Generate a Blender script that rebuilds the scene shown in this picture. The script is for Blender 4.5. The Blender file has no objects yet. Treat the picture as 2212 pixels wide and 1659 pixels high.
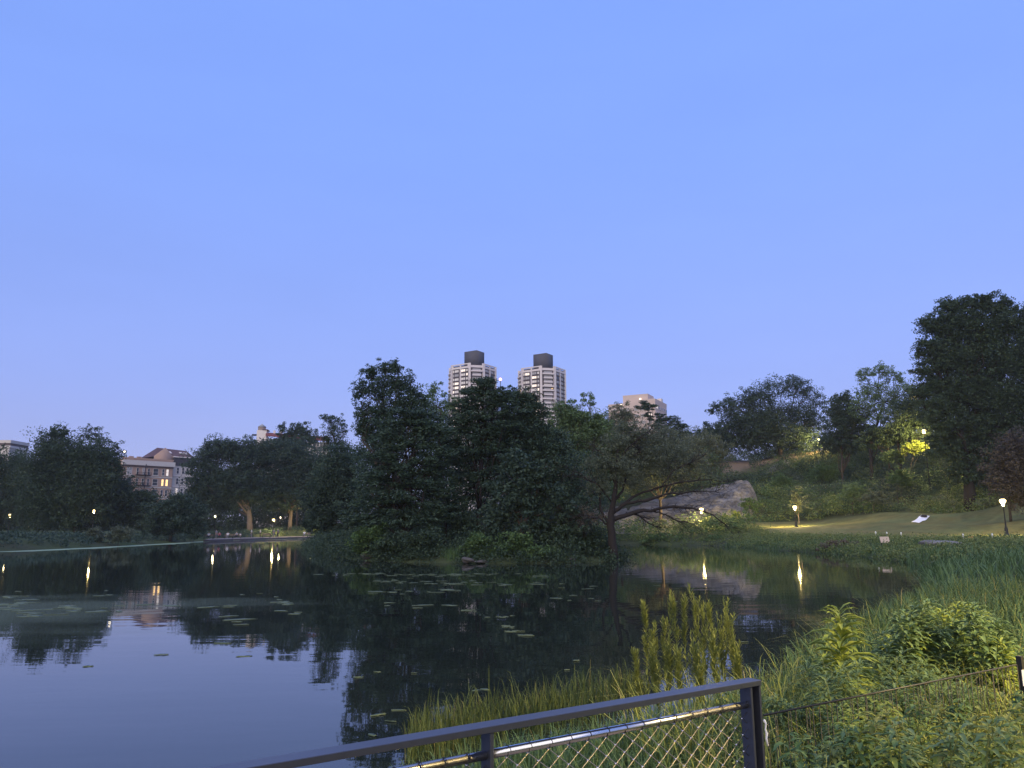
import bpy, bmesh, math, random
import numpy as np
from mathutils import Vector, Matrix, Euler
R = math.radians
S = bpy.context.scene
COL = S.collection

# ------------------------------------------------------------------ camera
EYE = Vector((0, 0, 2.2)); FPX = 1661.0; HOR = 1141.0
PITCH = math.atan((HOR - 829.5) / FPX); ROLL = R(0.35)
cam_d = bpy.data.cameras.new('camera'); cam = bpy.data.objects.new('camera', cam_d); COL.objects.link(cam)
cam_d.sensor_width = 36; cam_d.lens = 36 * FPX / 2212; cam_d.clip_start = 0.05; cam_d.clip_end = 9000
CM = Euler((math.pi/2 + PITCH, 0, 0)).to_matrix() @ Matrix.Rotation(-ROLL, 3, 'Z')
cam.matrix_world = Matrix.Translation(EYE) @ CM.to_4x4()
S.camera = cam
# ------------------------------------------------------------------ world, sun, exposure
W = bpy.data.worlds.new('World'); S.world = W; W.use_nodes = True
nt = W.node_tree; bg = nt.nodes['Background']
sky = nt.nodes.new('ShaderNodeTexSky'); sky.sky_type = 'NISHITA'; sky.sun_disc = False
SUN_EL, SUN_AZ = 15.0, 200.0
sky.sun_elevation = R(SUN_EL); sky.sun_rotation = R(SUN_AZ)
sky.altitude = 0; sky.air_density = 1.0; sky.dust_density = 0.0; sky.ozone_density = 6.0
# dusk: flatten the day sky (gamma) and let it turn violet towards the horizon all round
gam = nt.nodes.new('ShaderNodeGamma'); gam.inputs[1].default_value = .2; nt.links.new(sky.outputs[0], gam.inputs[0])
wtc = nt.nodes.new('ShaderNodeTexCoord'); wsp = nt.nodes.new('ShaderNodeSeparateXYZ'); nt.links.new(wtc.outputs['Generated'], wsp.inputs[0])
wrp = nt.nodes.new('ShaderNodeValToRGB'); wrp.color_ramp.interpolation = 'B_SPLINE'
els = wrp.color_ramp.elements
els[0].position = 0; els[0].color = (.385, .352, .53, 1); els[1].position = 1; els[1].color = (.265, .40, .88, 1)
for p_, c_ in ((.17, (.310, .352, .660)), (.45, (.275, .385, .812))):
    e_ = els.new(p_); e_.color = (*c_, 1)
nt.links.new(wsp.outputs[2], wrp.inputs[0])
tint = nt.nodes.new('ShaderNodeVectorMath'); tint.operation = 'MULTIPLY'
nt.links.new(gam.outputs[0], tint.inputs[0]); nt.links.new(wrp.outputs[0], tint.inputs[1])
wmp = nt.nodes.new('ShaderNodeMapping'); wmp.inputs['Scale'].default_value = (1.2, 1.2, 5.0); nt.links.new(wtc.outputs['Generated'], wmp.inputs[0])
wno = nt.nodes.new('ShaderNodeTexNoise'); wno.inputs['Scale'].default_value = 2.2; wno.inputs['Detail'].default_value = 5; wno.inputs['Roughness'].default_value = .55; nt.links.new(wmp.outputs[0], wno.inputs['Vector'])
wmr = nt.nodes.new('ShaderNodeMapRange'); wmr.inputs[1].default_value = .3; wmr.inputs[2].default_value = .7; wmr.inputs[3].default_value = .995; wmr.inputs[4].default_value = 1.045; nt.links.new(wno.outputs['Fac'], wmr.inputs[0])
bst0 = nt.nodes.new('ShaderNodeVectorMath'); bst0.operation = 'SCALE'; nt.links.new(tint.outputs[0], bst0.inputs[0]); nt.links.new(wmr.outputs[0], bst0.inputs['Scale'])
bst = nt.nodes.new('ShaderNodeVectorMath'); bst.operation = 'SCALE'; bst.inputs['Scale'].default_value = 1/.15
nt.links.new(bst0.outputs[0], bst.inputs[0]); nt.links.new(bst.outputs[0], bg.inputs[0])
bg.inputs[1].default_value = 0.15
sun_d = bpy.data.lights.new('sun', 'SUN'); sun_d.energy = 2.5; sun_d.angle = R(90); sun_d.color = (1.0, 0.84, 0.52)
sun = bpy.data.objects.new('sun', sun_d); COL.objects.link(sun)
sun.rotation_euler = (R(90 - 34), 0, R(-(SUN_AZ - 180)))
S.view_settings.view_transform = 'Standard'; S.view_settings.look = 'None'
S.view_settings.exposure = 0.0; S.view_settings.gamma = 1.0
S.cycles.use_denoising = True; S.cycles.max_bounces = 6; S.cycles.sample_clamp_indirect = 4.0
S.cycles.caustics_reflective = False; S.cycles.caustics_refractive = False

# ------------------------------------------------------------------ helpers
def ray(px, py):
    return CM @ Vector(((px - 1106) / FPX, (829.5 - py) / FPX, -1))
def P(px, py, d):
    v = ray(px, py); return EYE + v * (d / v.y)
def G(px, py, z=0.0):
    v = ray(px, py); return EYE + v * ((z - EYE.z) / v.z)
def ppm(d): return FPX / d            # pixels of the 2212 frame per metre at depth d
rng = np.random.default_rng(7)

def mk_mesh(name, v, f):
    """v (N,3) array, f (M,k) int array with k = 3 or 4, or a list of such arrays."""
    me = bpy.data.meshes.new(name)
    fl = f if (isinstance(f, list) and isinstance(f[0], np.ndarray)) else [f]
    fl = [np.asarray(a, dtype=np.int32) for a in fl if len(a)]
    v = np.asarray(v, dtype=np.float32)
    me.vertices.add(len(v)); me.vertices.foreach_set('co', v.ravel())
    loops = np.concatenate([a.ravel() for a in fl])
    starts, s = [], 0
    for a in fl:
        n, k = a.shape; starts.append(np.arange(n) * k + s); s += n * k
    starts = np.concatenate(starts).astype(np.int32)
    me.loops.add(len(loops)); me.loops.foreach_set('vertex_index', loops)
    me.polygons.add(len(starts)); me.polygons.foreach_set('loop_start', starts)
    me.update(calc_edges=True); me.validate()
    return me
def link(name, me, mat=None, parent=None, loc=(0, 0, 0), smooth=False):
    o = bpy.data.objects.new(name, me); COL.objects.link(o); o.location = loc
    if mat is not None and me is not None and not me.materials: me.materials.append(mat)
    if parent is not None: o.parent = parent
    if smooth: me.polygons.foreach_set('use_smooth', np.ones(len(me.polygons), dtype=bool))
    return o
def tag(o, label, cat, group=None, kind=None):
    o['label'] = label
    if cat: o['category'] = cat
    if group: o['group'] = group
    if kind: o['kind'] = kind
    return o
def struct(o, label=None):
    o['kind'] = 'structure'
    if label: o['label'] = label
    return o
def empty(name, loc, rz=0, label=None, cat=None, group=None):
    o = bpy.data.objects.new(name, None); COL.objects.link(o); o.location = loc; o.rotation_euler = (0, 0, rz)
    o.empty_display_size = .2
    if label: tag(o, label, cat, group)
    return o
_cube = {}
def box(name, size, loc, mat, parent=None, rot=None, bevel=0):
    key = (mat.name, bevel)
    if key not in _cube:
        bm = bmesh.new(); bmesh.ops.create_cube(bm, size=1)
        me = bpy.data.meshes.new('box_' + mat.name); bm.to_mesh(me); bm.free(); me.materials.append(mat); _cube[key] = me
    o = bpy.data.objects.new(name, _cube[key]); COL.objects.link(o); o.scale = size; o.location = loc
    if rot: o.rotation_euler = rot
    if parent is not None: o.parent = parent
    return o
class MB:
    """collects tubes, lathes and boxes into one mesh"""
    def __init__(s): s.v = []; s.f4 = []; s.f3 = []; s.n = 0
    def add(s, v, f4=None, f3=None):
        v = np.asarray(v, float)
        if f4 is not None and len(f4): s.f4.append(np.asarray(f4) + s.n)
        if f3 is not None and len(f3): s.f3.append(np.asarray(f3) + s.n)
        s.v.append(v); s.n += len(v)
    def tube(s, pts, rad, k=6, cap=True):
        pts = np.asarray([tuple(p) for p in pts], float); m = len(pts)
        rad = np.broadcast_to(np.asarray(rad, float), (m,))
        t = np.gradient(pts, axis=0); t /= np.linalg.norm(t, axis=1)[:, None] + 1e-9
        ref = np.array([0.0, 0, 1.0]) if abs(t[0][2]) < .9 else np.array([1.0, 0, 0])
        vs = []
        a = np.cross(t[0], ref); a /= np.linalg.norm(a) + 1e-9
        ang = np.arange(k) * 2 * math.pi / k
        for i in range(m):
            a = a - t[i] * np.dot(a, t[i]); a /= np.linalg.norm(a) + 1e-9
            b = np.cross(t[i], a)
            vs.append(pts[i] + rad[i] * (np.cos(ang)[:, None] * a + np.sin(ang)[:, None] * b))
        v = np.concatenate(vs); f = []
        for i in range(m - 1):
            for j in range(k):
                j2 = (j + 1) % k; f.append((i*k + j, i*k + j2, (i+1)*k + j2, (i+1)*k + j))
        f3 = []
        if cap:
            v = np.concatenate([v, pts[:1], pts[-1:]]); c0 = m*k; c1 = m*k + 1
            for j in range(k):
                j2 = (j + 1) % k; f3.append((c0, j2, j)); f3.append((c1, (m-1)*k + j, (m-1)*k + j2))
        s.add(v, f, f3); return s
    def lathe(s, prof, c=(0, 0, 0), k=12):
        pts = [(c[0], c[1], c[2] + z) for r, z in prof]; rad = [r for r, z in prof]
        ang = np.arange(k) * 2 * math.pi / k; vs = []
        for (r, z) in prof: vs.append(np.stack([c[0] + r*np.cos(ang), c[1] + r*np.sin(ang), np.full(k, c[2] + z)], 1))
        v = np.concatenate(vs); f = []; m = len(prof)
        for i in range(m - 1):
            for j in range(k):
                j2 = (j + 1) % k; f.append((i*k + j, i*k + j2, (i+1)*k + j2, (i+1)*k + j))
        v = np.concatenate([v, [[c[0], c[1], c[2] + prof[0][1]], [c[0], c[1], c[2] + prof[-1][1]]]]); f3 = []
        for j in range(k):
            j2 = (j + 1) % k; f3.append((m*k, j2, j)); f3.append((m*k + 1, (m-1)*k + j, (m-1)*k + j2))
        s.add(v, f, f3); return s
    def bx(s, lo, hi):
        x0, y0, z0 = lo; x1, y1, z1 = hi
        v = [(x0,y0,z0),(x1,y0,z0),(x1,y1,z0),(x0,y1,z0),(x0,y0,z1),(x1,y0,z1),(x1,y1,z1),(x0,y1,z1)]
        s.add(v, [(0,3,2,1),(4,5,6,7),(0,1,5,4),(1,2,6,5),(2,3,7,6),(3,0,4,7)]); return s
    def mesh(s, name):
        return mk_mesh(name, np.concatenate(s.v), [np.concatenate(s.f4) if s.f4 else np.zeros((0, 4), int), np.concatenate(s.f3) if s.f3 else np.zeros((0, 3), int)])
    def build(s, name, mat, parent=None, smooth=False, off=(0, 0, 0)):
        me = s.mesh(name)
        if any(off): me.transform(Matrix.Translation(-Vector(off)))
        return link(name, me, mat, parent, smooth=smooth)
def _hash(i, j, seed):
    h = (i * 374761393 + j * 668265263 + seed * 1442695041) & 0xffffffff
    h = ((h ^ (h >> 13)) * 1274126177) & 0xffffffff
    return ((h ^ (h >> 16)) & 0xffff) / 65535.0
def vnoise(x, y, seed=0):
    x = np.asarray(x, float); y = np.asarray(y, float)
    i = np.floor(x).astype(np.int64); j = np.floor(y).astype(np.int64); fx = x - i; fy = y - j
    fx = fx*fx*(3-2*fx); fy = fy*fy*(3-2*fy)
    a = _hash(i, j, seed); b = _hash(i+1, j, seed); c = _hash(i, j+1, seed); d = _hash(i+1, j+1, seed)
    return (a*(1-fx) + b*fx)*(1-fy) + (c*(1-fx) + d*fx)*fy
def fbm(x, y, seed=0, oct=4):
    r = 0; a = .5
    for k in range(oct): r = r + a * vnoise(np.asarray(x)*2**k, np.asarray(y)*2**k, seed + k); a *= .5
    return r

# ------------------------------------------------------------------ materials
def nodemat(name):
    m = bpy.data.materials.new(name); m.use_nodes = True
    return m, m.node_tree, m.node_tree.nodes['Principled BSDF']
def pmat(name, col, rough=.7, metal=0.0, noise=.0, scale=8.0, bump=0.0, spec=.3, detail=4):
    m, t, b = nodemat(name)
    b.inputs['Roughness'].default_value = rough; b.inputs['Metallic'].default_value = metal
    b.inputs['Specular IOR Level'].default_value = spec
    b.inputs['Base Color'].default_value = (*col, 1)
    if noise or bump:
        tc = t.nodes.new('ShaderNodeTexCoord'); n = t.nodes.new('ShaderNodeTexNoise')
        n.inputs['Scale'].default_value = scale; n.inputs['Detail'].default_value = detail
        t.links.new(tc.outputs['Object'], n.inputs['Vector'])
        if noise:
            mx = t.nodes.new('ShaderNodeMix'); mx.data_type = 'RGBA'
            mx.inputs[6].default_value = (*[c*(1-noise) for c in col], 1); mx.inputs[7].default_value = (*[min(1, c*(1+noise)) for c in col], 1)
            t.links.new(n.outputs['Fac'], mx.inputs[0]); t.links.new(mx.outputs[2], b.inputs['Base Color'])
        if bump:
            bp = t.nodes.new('ShaderNodeBump'); bp.inputs['Strength'].default_value = bump; bp.inputs['Distance'].default_value = .05
            t.links.new(n.outputs['Fac'], bp.inputs['Height']); t.links.new(bp.outputs[0], b.inputs['Normal'])
    return m
def leafmat(name, c1, c2, c3=None, trans=.25, rough=.6):
    """leaf colour varies from leaf to leaf"""
    m, t, b = nodemat(name)
    b.inputs['Roughness'].default_value = rough; b.inputs['Specular IOR Level'].default_value = .25
    g = t.nodes.new('ShaderNodeNewGeometry'); rp = t.nodes.new('ShaderNodeValToRGB')
    rp.color_ramp.elements[0].color = (*c1, 1); rp.color_ramp.elements[1].color = (*c2, 1)
    if c3:
        e = rp.color_ramp.elements.new(.9); e.color = (*c2, 1); rp.color_ramp.elements[2].color = (*c3, 1)
    t.links.new(g.outputs['Random Per Island'], rp.inputs[0]); t.links.new(rp.outputs[0], b.inputs['Base Color'])
    tr = t.nodes.new('ShaderNodeBsdfTranslucent'); t.links.new(rp.outputs[0], tr.inputs[0])
    mx = t.nodes.new('ShaderNodeMixShader'); mx.inputs[0].default_value = trans
    out = t.nodes['Material Output']
    t.links.new(b.outputs[0], mx.inputs[1]); t.links.new(tr.outputs[0], mx.inputs[2]); t.links.new(mx.outputs[0], out.inputs[0])
    return m
def emit(name, col, strength):
    m, t, b = nodemat(name)
    b.inputs['Base Color'].default_value = (*col, 1); b.inputs['Emission Color'].default_value = (*col, 1)
    b.inputs['Emission Strength'].default_value = strength
    return m
M = dict(
  bark=pmat('bark', (.07, .055, .045), .9, noise=.4, scale=3, bump=.6),
  bark_dark=pmat('bark_dark', (.022, .018, .017), .9, noise=.4, scale=4, bump=.6),
  bark_pale=pmat('bark_pale', (.16, .13, .11), .9, noise=.35, scale=3, bump=.5),
  leaf_dark=leafmat('leaf_dark', (.0351, .0621, .0405), (.0675, .1053, .0567)),
  leaf_blue=leafmat('leaf_blue', (.0378, .0675, .0513), (.0743, .1148, .0743)),
  leaf_pine=leafmat('leaf_pine', (.0297, .0567, .0405), (.0648, .1053, .0648), trans=.1),
  leaf_mid=leafmat('leaf_mid', (.062, .122, .045), (.125, .195, .072)),
  leaf_light=leafmat('leaf_light', (.0945, .1620, .0675), (.1620, .2295, .1080)),
  leaf_grey=leafmat('leaf_grey', (.085, .112, .072), (.15, .175, .115)),
  leaf_brown=leafmat('leaf_brown', (.12, .095, .07), (.19, .155, .12)),
  leaf_purple=leafmat('leaf_purple', (.055, .050, .050), (.085, .076, .070)),
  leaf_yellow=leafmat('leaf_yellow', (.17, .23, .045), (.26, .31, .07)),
  shrub=leafmat('shrub', (.105, .16, .05), (.20, .245, .085), (.28, .28, .11)),  # light slope green, yellowed further for the lamp light on the hill
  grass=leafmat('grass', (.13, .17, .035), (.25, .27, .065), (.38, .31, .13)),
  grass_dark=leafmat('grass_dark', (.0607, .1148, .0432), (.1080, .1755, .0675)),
  reed=leafmat('reed', (.065, .095, .028), (.12, .15, .042), (.22, .19, .07)),
  weed=leafmat('weed', (.13, .165, .045), (.225, .25, .07)),
  rock=pmat('rock', (.20, .185, .195), .9, noise=.75, scale=.55, bump=.9, detail=10),
  stone_dark=pmat('stone_dark', (.085, .078, .075), .9, noise=.3, scale=2.5, bump=.6),
  stone=pmat('stone', (.22, .20, .18), .85, noise=.3, scale=2.5, bump=.6),
  paint_dark=pmat('paint_dark', (.085, .092, .12), .34, .65, noise=.12, scale=40, spec=.5),
  steel=pmat('steel', (.62, .62, .64), .24, 1.0, noise=.06, scale=60),
  wire=pmat('wire', (.26, .24, .21), .45, 1.0),
  iron=pmat('iron', (.02, .02, .022), .5, .2),
  wood_deck=pmat('wood_deck', (.20, .16, .12), .8, noise=.3, scale=6),
  concrete=pmat('concrete', (.64, .57, .55), .85, noise=.1, scale=.35),
  tower_brown=pmat('tower_brown', (.13, .11, .115), .8, noise=.1, scale=.3),
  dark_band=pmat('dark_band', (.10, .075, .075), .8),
  mech=pmat('mech', (.075, .07, .08), .8, noise=.1, scale=.2),
  brick_tan=pmat('brick_tan', (.40, .27, .21), .9, noise=.12, scale=.8),
  brick_pink=pmat('brick_pink', (.56, .44, .38), .9, noise=.1, scale=.4),
  limestone=pmat('limestone', (.55, .50, .46), .85, noise=.1, scale=.6),
  white_wall=pmat('white_wall', (.70, .62, .58), .85),
  roof_dark=pmat('roof_dark', (.06, .055, .065), .8),
  roof_brown=pmat('roof_brown', (.11, .06, .06), .8),
  cornice_red=pmat('cornice_red', (.16, .045, .05), .7),
  glass_dark=pmat('glass_dark', (.03, .035, .045), .12, spec=.5),
  curtain=pmat('curtain', (.72, .66, .60), .6),
  curtain_grey=pmat('curtain_grey', (.36, .34, .34), .6),
  tank_wood=pmat('tank_wood', (.25, .19, .16), .9, noise=.2, scale=1.5),
  tank_roof=pmat('tank_roof', (.33, .34, .36), .7),
  cloth_white=pmat('cloth_white', (.82, .82, .86), .9),
  cloth_dark=pmat('cloth_dark', (.02, .02, .025), .9),
  sign_tan=pmat('sign_tan', (.50, .40, .32), .8, noise=.15, scale=6),
  sign_orange=pmat('sign_orange', (.45, .28, .10), .8),
  white_paint=pmat('white_paint', (.78, .78, .74), .6),
  paper=pmat('paper', (.75, .75, .75), .9),
  skin=pmat('skin', (.42, .28, .21), .6),
  hair=pmat('hair', (.03, .025, .02), .7),
  shirt_white=pmat('shirt_white', (.75, .75, .78), .9),
  shirt_red=pmat('shirt_red', (.40, .09, .12), .9),
  shirt_grey=pmat('shirt_grey', (.28, .28, .31), .9),
  trousers_dark=pmat('trousers_dark', (.05, .05, .06), .9),
  trousers_grey=pmat('trousers_grey', (.22, .21, .22), .9),
  lily=leafmat('lily', (.07, .11, .06), (.15, .19, .12), trans=.1, rough=.5),
  scum=pmat('scum', (.20, .27, .17), .8, noise=.25, scale=2),
  lamp_glow=emit('lamp_glow', (1.0, .78, .34), 5.0),
  lamp_white=emit('lamp_white', (1.0, .88, .66), 3.5),
  win_lit=emit('win_lit', (1.0, .62, .22), 1.6),
  win_warm=emit('win_warm', (1.0, .85, .70), .55),
  pink_light=emit('pink_light', (1.0, .35, .30), 6),
)

def rockmat():
    m, t, b = nodemat('rock_face'); b.inputs['Roughness'].default_value = .92; b.inputs['Specular IOR Level'].default_value = .2
    tc = t.nodes.new('ShaderNodeTexCoord'); mp = t.nodes.new('ShaderNodeMapping'); mp.inputs['Rotation'].default_value = (.5, .9, .3); mp.inputs['Scale'].default_value = (.18, .8, 1.5); t.links.new(tc.outputs['Object'], mp.inputs[0])
    n1 = t.nodes.new('ShaderNodeTexNoise'); n1.inputs['Scale'].default_value = 1.1; n1.inputs['Detail'].default_value = 9; n1.inputs['Roughness'].default_value = .68; t.links.new(mp.outputs[0], n1.inputs['Vector'])
    n2 = t.nodes.new('ShaderNodeTexNoise'); n2.inputs['Scale'].default_value = .22; n2.inputs['Detail'].default_value = 5; t.links.new(tc.outputs['Object'], n2.inputs['Vector'])
    ad = t.nodes.new('ShaderNodeMath'); ad.operation = 'MULTIPLY_ADD'; ad.inputs[1].default_value = .55; t.links.new(n2.outputs['Fac'], ad.inputs[0]); t.links.new(n1.outputs['Fac'], ad.inputs[2])
    rp = t.nodes.new('ShaderNodeValToRGB'); rp.color_ramp.elements[0].position = .55; rp.color_ramp.elements[0].color = (.05, .05, .05, 1); rp.color_ramp.elements[1].position = .98; rp.color_ramp.elements[1].color = (.30, .285, .28, 1)
    e = rp.color_ramp.elements.new(.74); e.color = (.155, .147, .145, 1)
    t.links.new(ad.outputs[0], rp.inputs[0]); t.links.new(rp.outputs[0], b.inputs['Base Color'])
    bp = t.nodes.new('ShaderNodeBump'); bp.inputs['Strength'].default_value = 1.0; bp.inputs['Distance'].default_value = .35; t.links.new(n1.outputs['Fac'], bp.inputs['Height']); t.links.new(bp.outputs[0], b.inputs['Normal'])
    return m
M['rock'] = rockmat()

# ------------------------------------------------------------------ ground and water
def gxy(px, py): p = G(px, py); return (p.x, p.y)
LAKE = [(-150, -14), (-30, -8), (-8, -5), (-2.4, -2), (-1.2, 2.0), (-0.9, 5.0), (-0.6, 6.8), (0.5, 7.3), (2.2, 8.6), (3.6, 10.5), (4.6, 12.5), (7.2, 16),
        (12, 23), (17.5, 33), (22, 41), (24.5, 50), (26, 60), (25.5, 70), (25, 80), (24, 92), (21, 100), (15, 107), (2, 114), (-18, 130), (-34, 165), (-46, 196),
        gxy(690, 1162), gxy(600, 1164), gxy(500, 1166.5), gxy(430, 1169), gxy(330, 1175), gxy(200, 1182), gxy(90, 1187), gxy(0, 1191), (-64, 70), (-75, 30), (-150, 20)]
ISLE = [(-26, 97), (-20, 80), (-15, 66), (-11.5, 57.5), (-7, 52.5), (-1.5, 50.0), (3, 50.0), (6.4, 52), (8.0, 56), (8.4, 64), (8, 74), (2, 88), (-9, 101), (-21, 104)]
def poly_sd(x, y, poly):
    p = np.array(poly); q = np.roll(p, -1, axis=0); d2 = np.full(x.shape, 1e18); ins = np.zeros(x.shape, bool)
    for (ax, ay), (bx_, by_) in zip(p, q):
        ex, ey = bx_-ax, by_-ay; t = np.clip(((x-ax)*ex + (y-ay)*ey) / (ex*ex + ey*ey), 0, 1)
        d2 = np.minimum(d2, (x-ax-t*ex)**2 + (y-ay-t*ey)**2)
        c = ((ay > y) != (by_ > y)) & (x < (bx_-ax) * (y-ay) / (by_-ay + 1e-12) + ax); ins ^= c
    d = np.sqrt(d2); return np.where(ins, d, -d)
def land_sd(x, y):
    return np.maximum(-poly_sd(x, y, LAKE), poly_sd(x, y, ISLE))
CPS = np.array([(-120,130,1.2),(-75,130,.9),(-80,180,1.0),(-70,240,1.2),(-100,300,1.8),(0,300,3),(60,400,8),(-200,300,2),(-300,600,3),(300,600,14),(0,600,5),(-130,60,1.2),
  (0,65,.9),(-10,75,.9),(4,56,.7),(-16,90,.9),
  (30,60,.7),(31,90,.9),(29,50,.6),(36,70,.8),(52,81,1.1),(44,120,2.0),(29,118,1.2),(64,118,4.0),(73,108,5.6),(46,134,2.9),(58,100,2.3),(66,90,3.2),
  (18,122,1.2),(36,132,3.0),(24,145,7.0),(42,150,10.0),(52,150,7),(66,142,8.5),(80,130,10),(90,115,11),
  (50,190,18.0),(74,188,20),(86,178,21.5),(100,150,20.5),(30,172,12.5),(18,182,9.5),(0,180,5),(-20,200,3),(0,135,2),
  (120,120,18),(95,90,9),(75,60,3.5),(52,45,1.5),(40,30,1.2),(20,20,.7),(60,230,20),(110,200,22),(30,260,14),(150,150,22),(180,60,14),(120,20,5),
  (3,6,.35),(6,4,.5),(0,3,.2),(10,0,.8),(5,-5,.8),(-10,-8,.8),(9,12,.5),(60,0,2),(0,-60,2),(-80,-60,2),(80,-60,3),(14,18,.55)])
def H(x, y):
    x = np.asarray(x, float); y = np.asarray(y, float); num = np.zeros(x.shape); den = np.zeros(x.shape)
    for cx, cy, cz in CPS:
        w = 1.0 / ((x-cx)**2 + (y-cy)**2 + 20 + .0015*(cx*cx + cy*cy)) ** 2.0; num += w*cz; den += w
    z = num / den; sd = land_sd(x, y)
    z = z + .5*(fbm(x*.09, y*.09, 3)-.5) * np.clip(sd/12, 0, 1) * np.clip(z, 0, 3)
    up = np.clip(sd/7.0, 0, 1); up = up*up*(3-2*up)
    edge = .28*np.clip(sd/.7, 0, 1)
    land = edge + (z - .28) * up
    bed = -np.clip(-sd*.25, 0, 1.5)
    return np.where(sd > 0, land, bed - .02)
def h1(x, y): return float(H(np.array([x]), np.array([y]))[0])

rows = np.concatenate([[-300, -120, -60, -30, -16], np.arange(-10, 16, .5), 16*np.exp(np.linspace(0, math.log(260/16), 230)), [275, 300, 340, 400, 480, 600, 900, 1400, 2000]])
us = np.linspace(-1.15, 1.15, 300)
YY, UU = np.meshgrid(rows, us, indexing='ij'); XX = UU * (np.abs(YY) + 22); ZZ = H(XX, YY)
nr, nc = XX.shape
idx = np.arange(nr*nc).reshape(nr, nc)
f = np.stack([idx[:-1, :-1], idx[:-1, 1:], idx[1:, 1:], idx[1:, :-1]], -1).reshape(-1, 4)
gme = mk_mesh('ground', np.stack([XX, YY, ZZ], -1).reshape(-1, 3), f)
# the colours of the ground itself: soil and low plants, mown lawn, bare worn earth on the ridge
LAWN = [(33, 84), (38, 74), (60, 74), (95, 80), (100, 92), (74, 107), (64, 117), (52, 128), (44, 134), (38, 128), (33, 112)]
ld = poly_sd(XX, YY, LAWN).ravel()
nz = fbm(XX*.15, YY*.15, 11).ravel(); nz2 = fbm(XX*1.3, YY*1.3, 5).ravel()
soil = np.array([.05, .055, .03]); green = np.array([.055, .085, .03]); lawn = np.array([.115, .120, .050]); bare = np.array([.17, .13, .10])
c = soil + (green - soil) * np.clip(nz*1.6 - .3, 0, 1)[:, None]
lm = np.clip(ld/1.5 + .5 + (nz2-.5), 0, 1)[:, None]
c = c*(1-lm) + (lawn * (.45 + .7*nz2[:, None] + .8*(nz[:, None]-.25)) * (1 + .25*np.array([1.0, 0, -.3])*(fbm(XX*.4, YY*.4, 71).ravel()[:, None]-.5)*2)) * lm
RID = [(40, 172), (60, 176), (82, 172), (86, 186), (60, 194), (40, 186)]
bmk = np.clip(poly_sd(XX, YY, RID).ravel()/3 + .3 + (nz-.5)*2, 0, 1)[:, None]
c = c*(1-bmk) + bare*bmk
at = gme.color_attributes.new('ground_colour', 'FLOAT_COLOR', 'POINT')
at.data.foreach_set('color', np.concatenate([c, np.ones((len(c), 1))], 1).astype(np.float32).ravel())
gm, t, b = nodemat('ground_cover'); va = t.nodes.new('ShaderNodeVertexColor'); va.layer_name = 'ground_colour'
n = t.nodes.new('ShaderNodeTexNoise'); n.inputs['Scale'].default_value = 1.7; n.inputs['Detail'].default_value = 8
tc = t.nodes.new('ShaderNodeTexCoord'); t.links.new(tc.outputs['Object'], n.inputs['Vector'])
mx = t.nodes.new('ShaderNodeMix'); mx.data_type = 'RGBA'; mx.blend_type = 'OVERLAY'; mx.inputs[0].default_value = .35
t.links.new(va.outputs[0], mx.inputs[6]); t.links.new(n.outputs['Fac'], mx.inputs[7]); t.links.new(mx.outputs[2], b.inputs['Base Color'])
bp = t.nodes.new('ShaderNodeBump'); bp.inputs['Strength'].default_value = .6; bp.inputs['Distance'].default_value = .2
t.links.new(n.outputs['Fac'], bp.inputs['Height']); t.links.new(bp.outputs[0], b.inputs['Normal'])
b.inputs['Roughness'].default_value = .95; b.inputs['Specular IOR Level'].default_value = .1
struct(link('ground', gme, gm, smooth=True))

wm, t, b = nodemat('lake_water')
b.inputs['Base Color'].default_value = (.014, .020, .018, 1); b.inputs['Roughness'].default_value = .02; b.inputs['IOR'].default_value = 1.47
b.inputs['Specular IOR Level'].default_value = .5
tc = t.nodes.new('ShaderNodeTexCoord'); mp = t.nodes.new('ShaderNodeMapping'); mp.inputs['Scale'].default_value = (.35, 1.0, 1)
t.links.new(tc.outputs['Object'], mp.inputs[0])
n1 = t.nodes.new('ShaderNodeTexNoise'); n1.inputs['Scale'].default_value = .9; n1.inputs['Detail'].default_value = 3; t.links.new(mp.outputs[0], n1.inputs['Vector'])
bp = t.nodes.new('ShaderNodeBump'); bp.inputs['Strength'].default_value = .022; bp.inputs['Distance'].default_value = .2
t.links.new(n1.outputs['Fac'], bp.inputs['Height']); t.links.new(bp.outputs[0], b.inputs['Normal'])
# a thin film of algae floating in drifts: its own pale green colour and dull surface
n2 = t.nodes.new('ShaderNodeTexNoise'); n2.inputs['Scale'].default_value = .16; n2.inputs['Detail'].default_value = 6; n2.inputs['Roughness'].default_value = .6
mp2 = t.nodes.new('ShaderNodeMapping'); mp2.inputs['Scale'].default_value = (.5, 1.0, 1); t.links.new(tc.outputs['Object'], mp2.inputs[0]); t.links.new(mp2.outputs[0], n2.inputs['Vector'])
vd = t.nodes.new('ShaderNodeVectorMath'); vd.operation = 'DISTANCE'
mp3 = t.nodes.new('ShaderNodeMapping'); mp3.inputs['Location'].default_value = (17*.085, -22*.11, 0); mp3.inputs['Scale'].default_value = (.085, .11, 0)
t.links.new(tc.outputs['Object'], mp3.inputs[0]); t.links.new(mp3.outputs[0], vd.inputs[0]); vd.inputs[1].default_value = (0, 0, 0)
fa = t.nodes.new('ShaderNodeMapRange'); fa.inputs[1].default_value = .35; fa.inputs[2].default_value = 1.25; fa.inputs[3].default_value = .30; fa.inputs[4].default_value = -.12
t.links.new(vd.outputs['Value'], fa.inputs[0])
ad = t.nodes.new('ShaderNodeMath'); ad.operation = 'ADD'; t.links.new(n2.outputs['Fac'], ad.inputs[0]); t.links.new(fa.outputs[0], ad.inputs[1])
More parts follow.
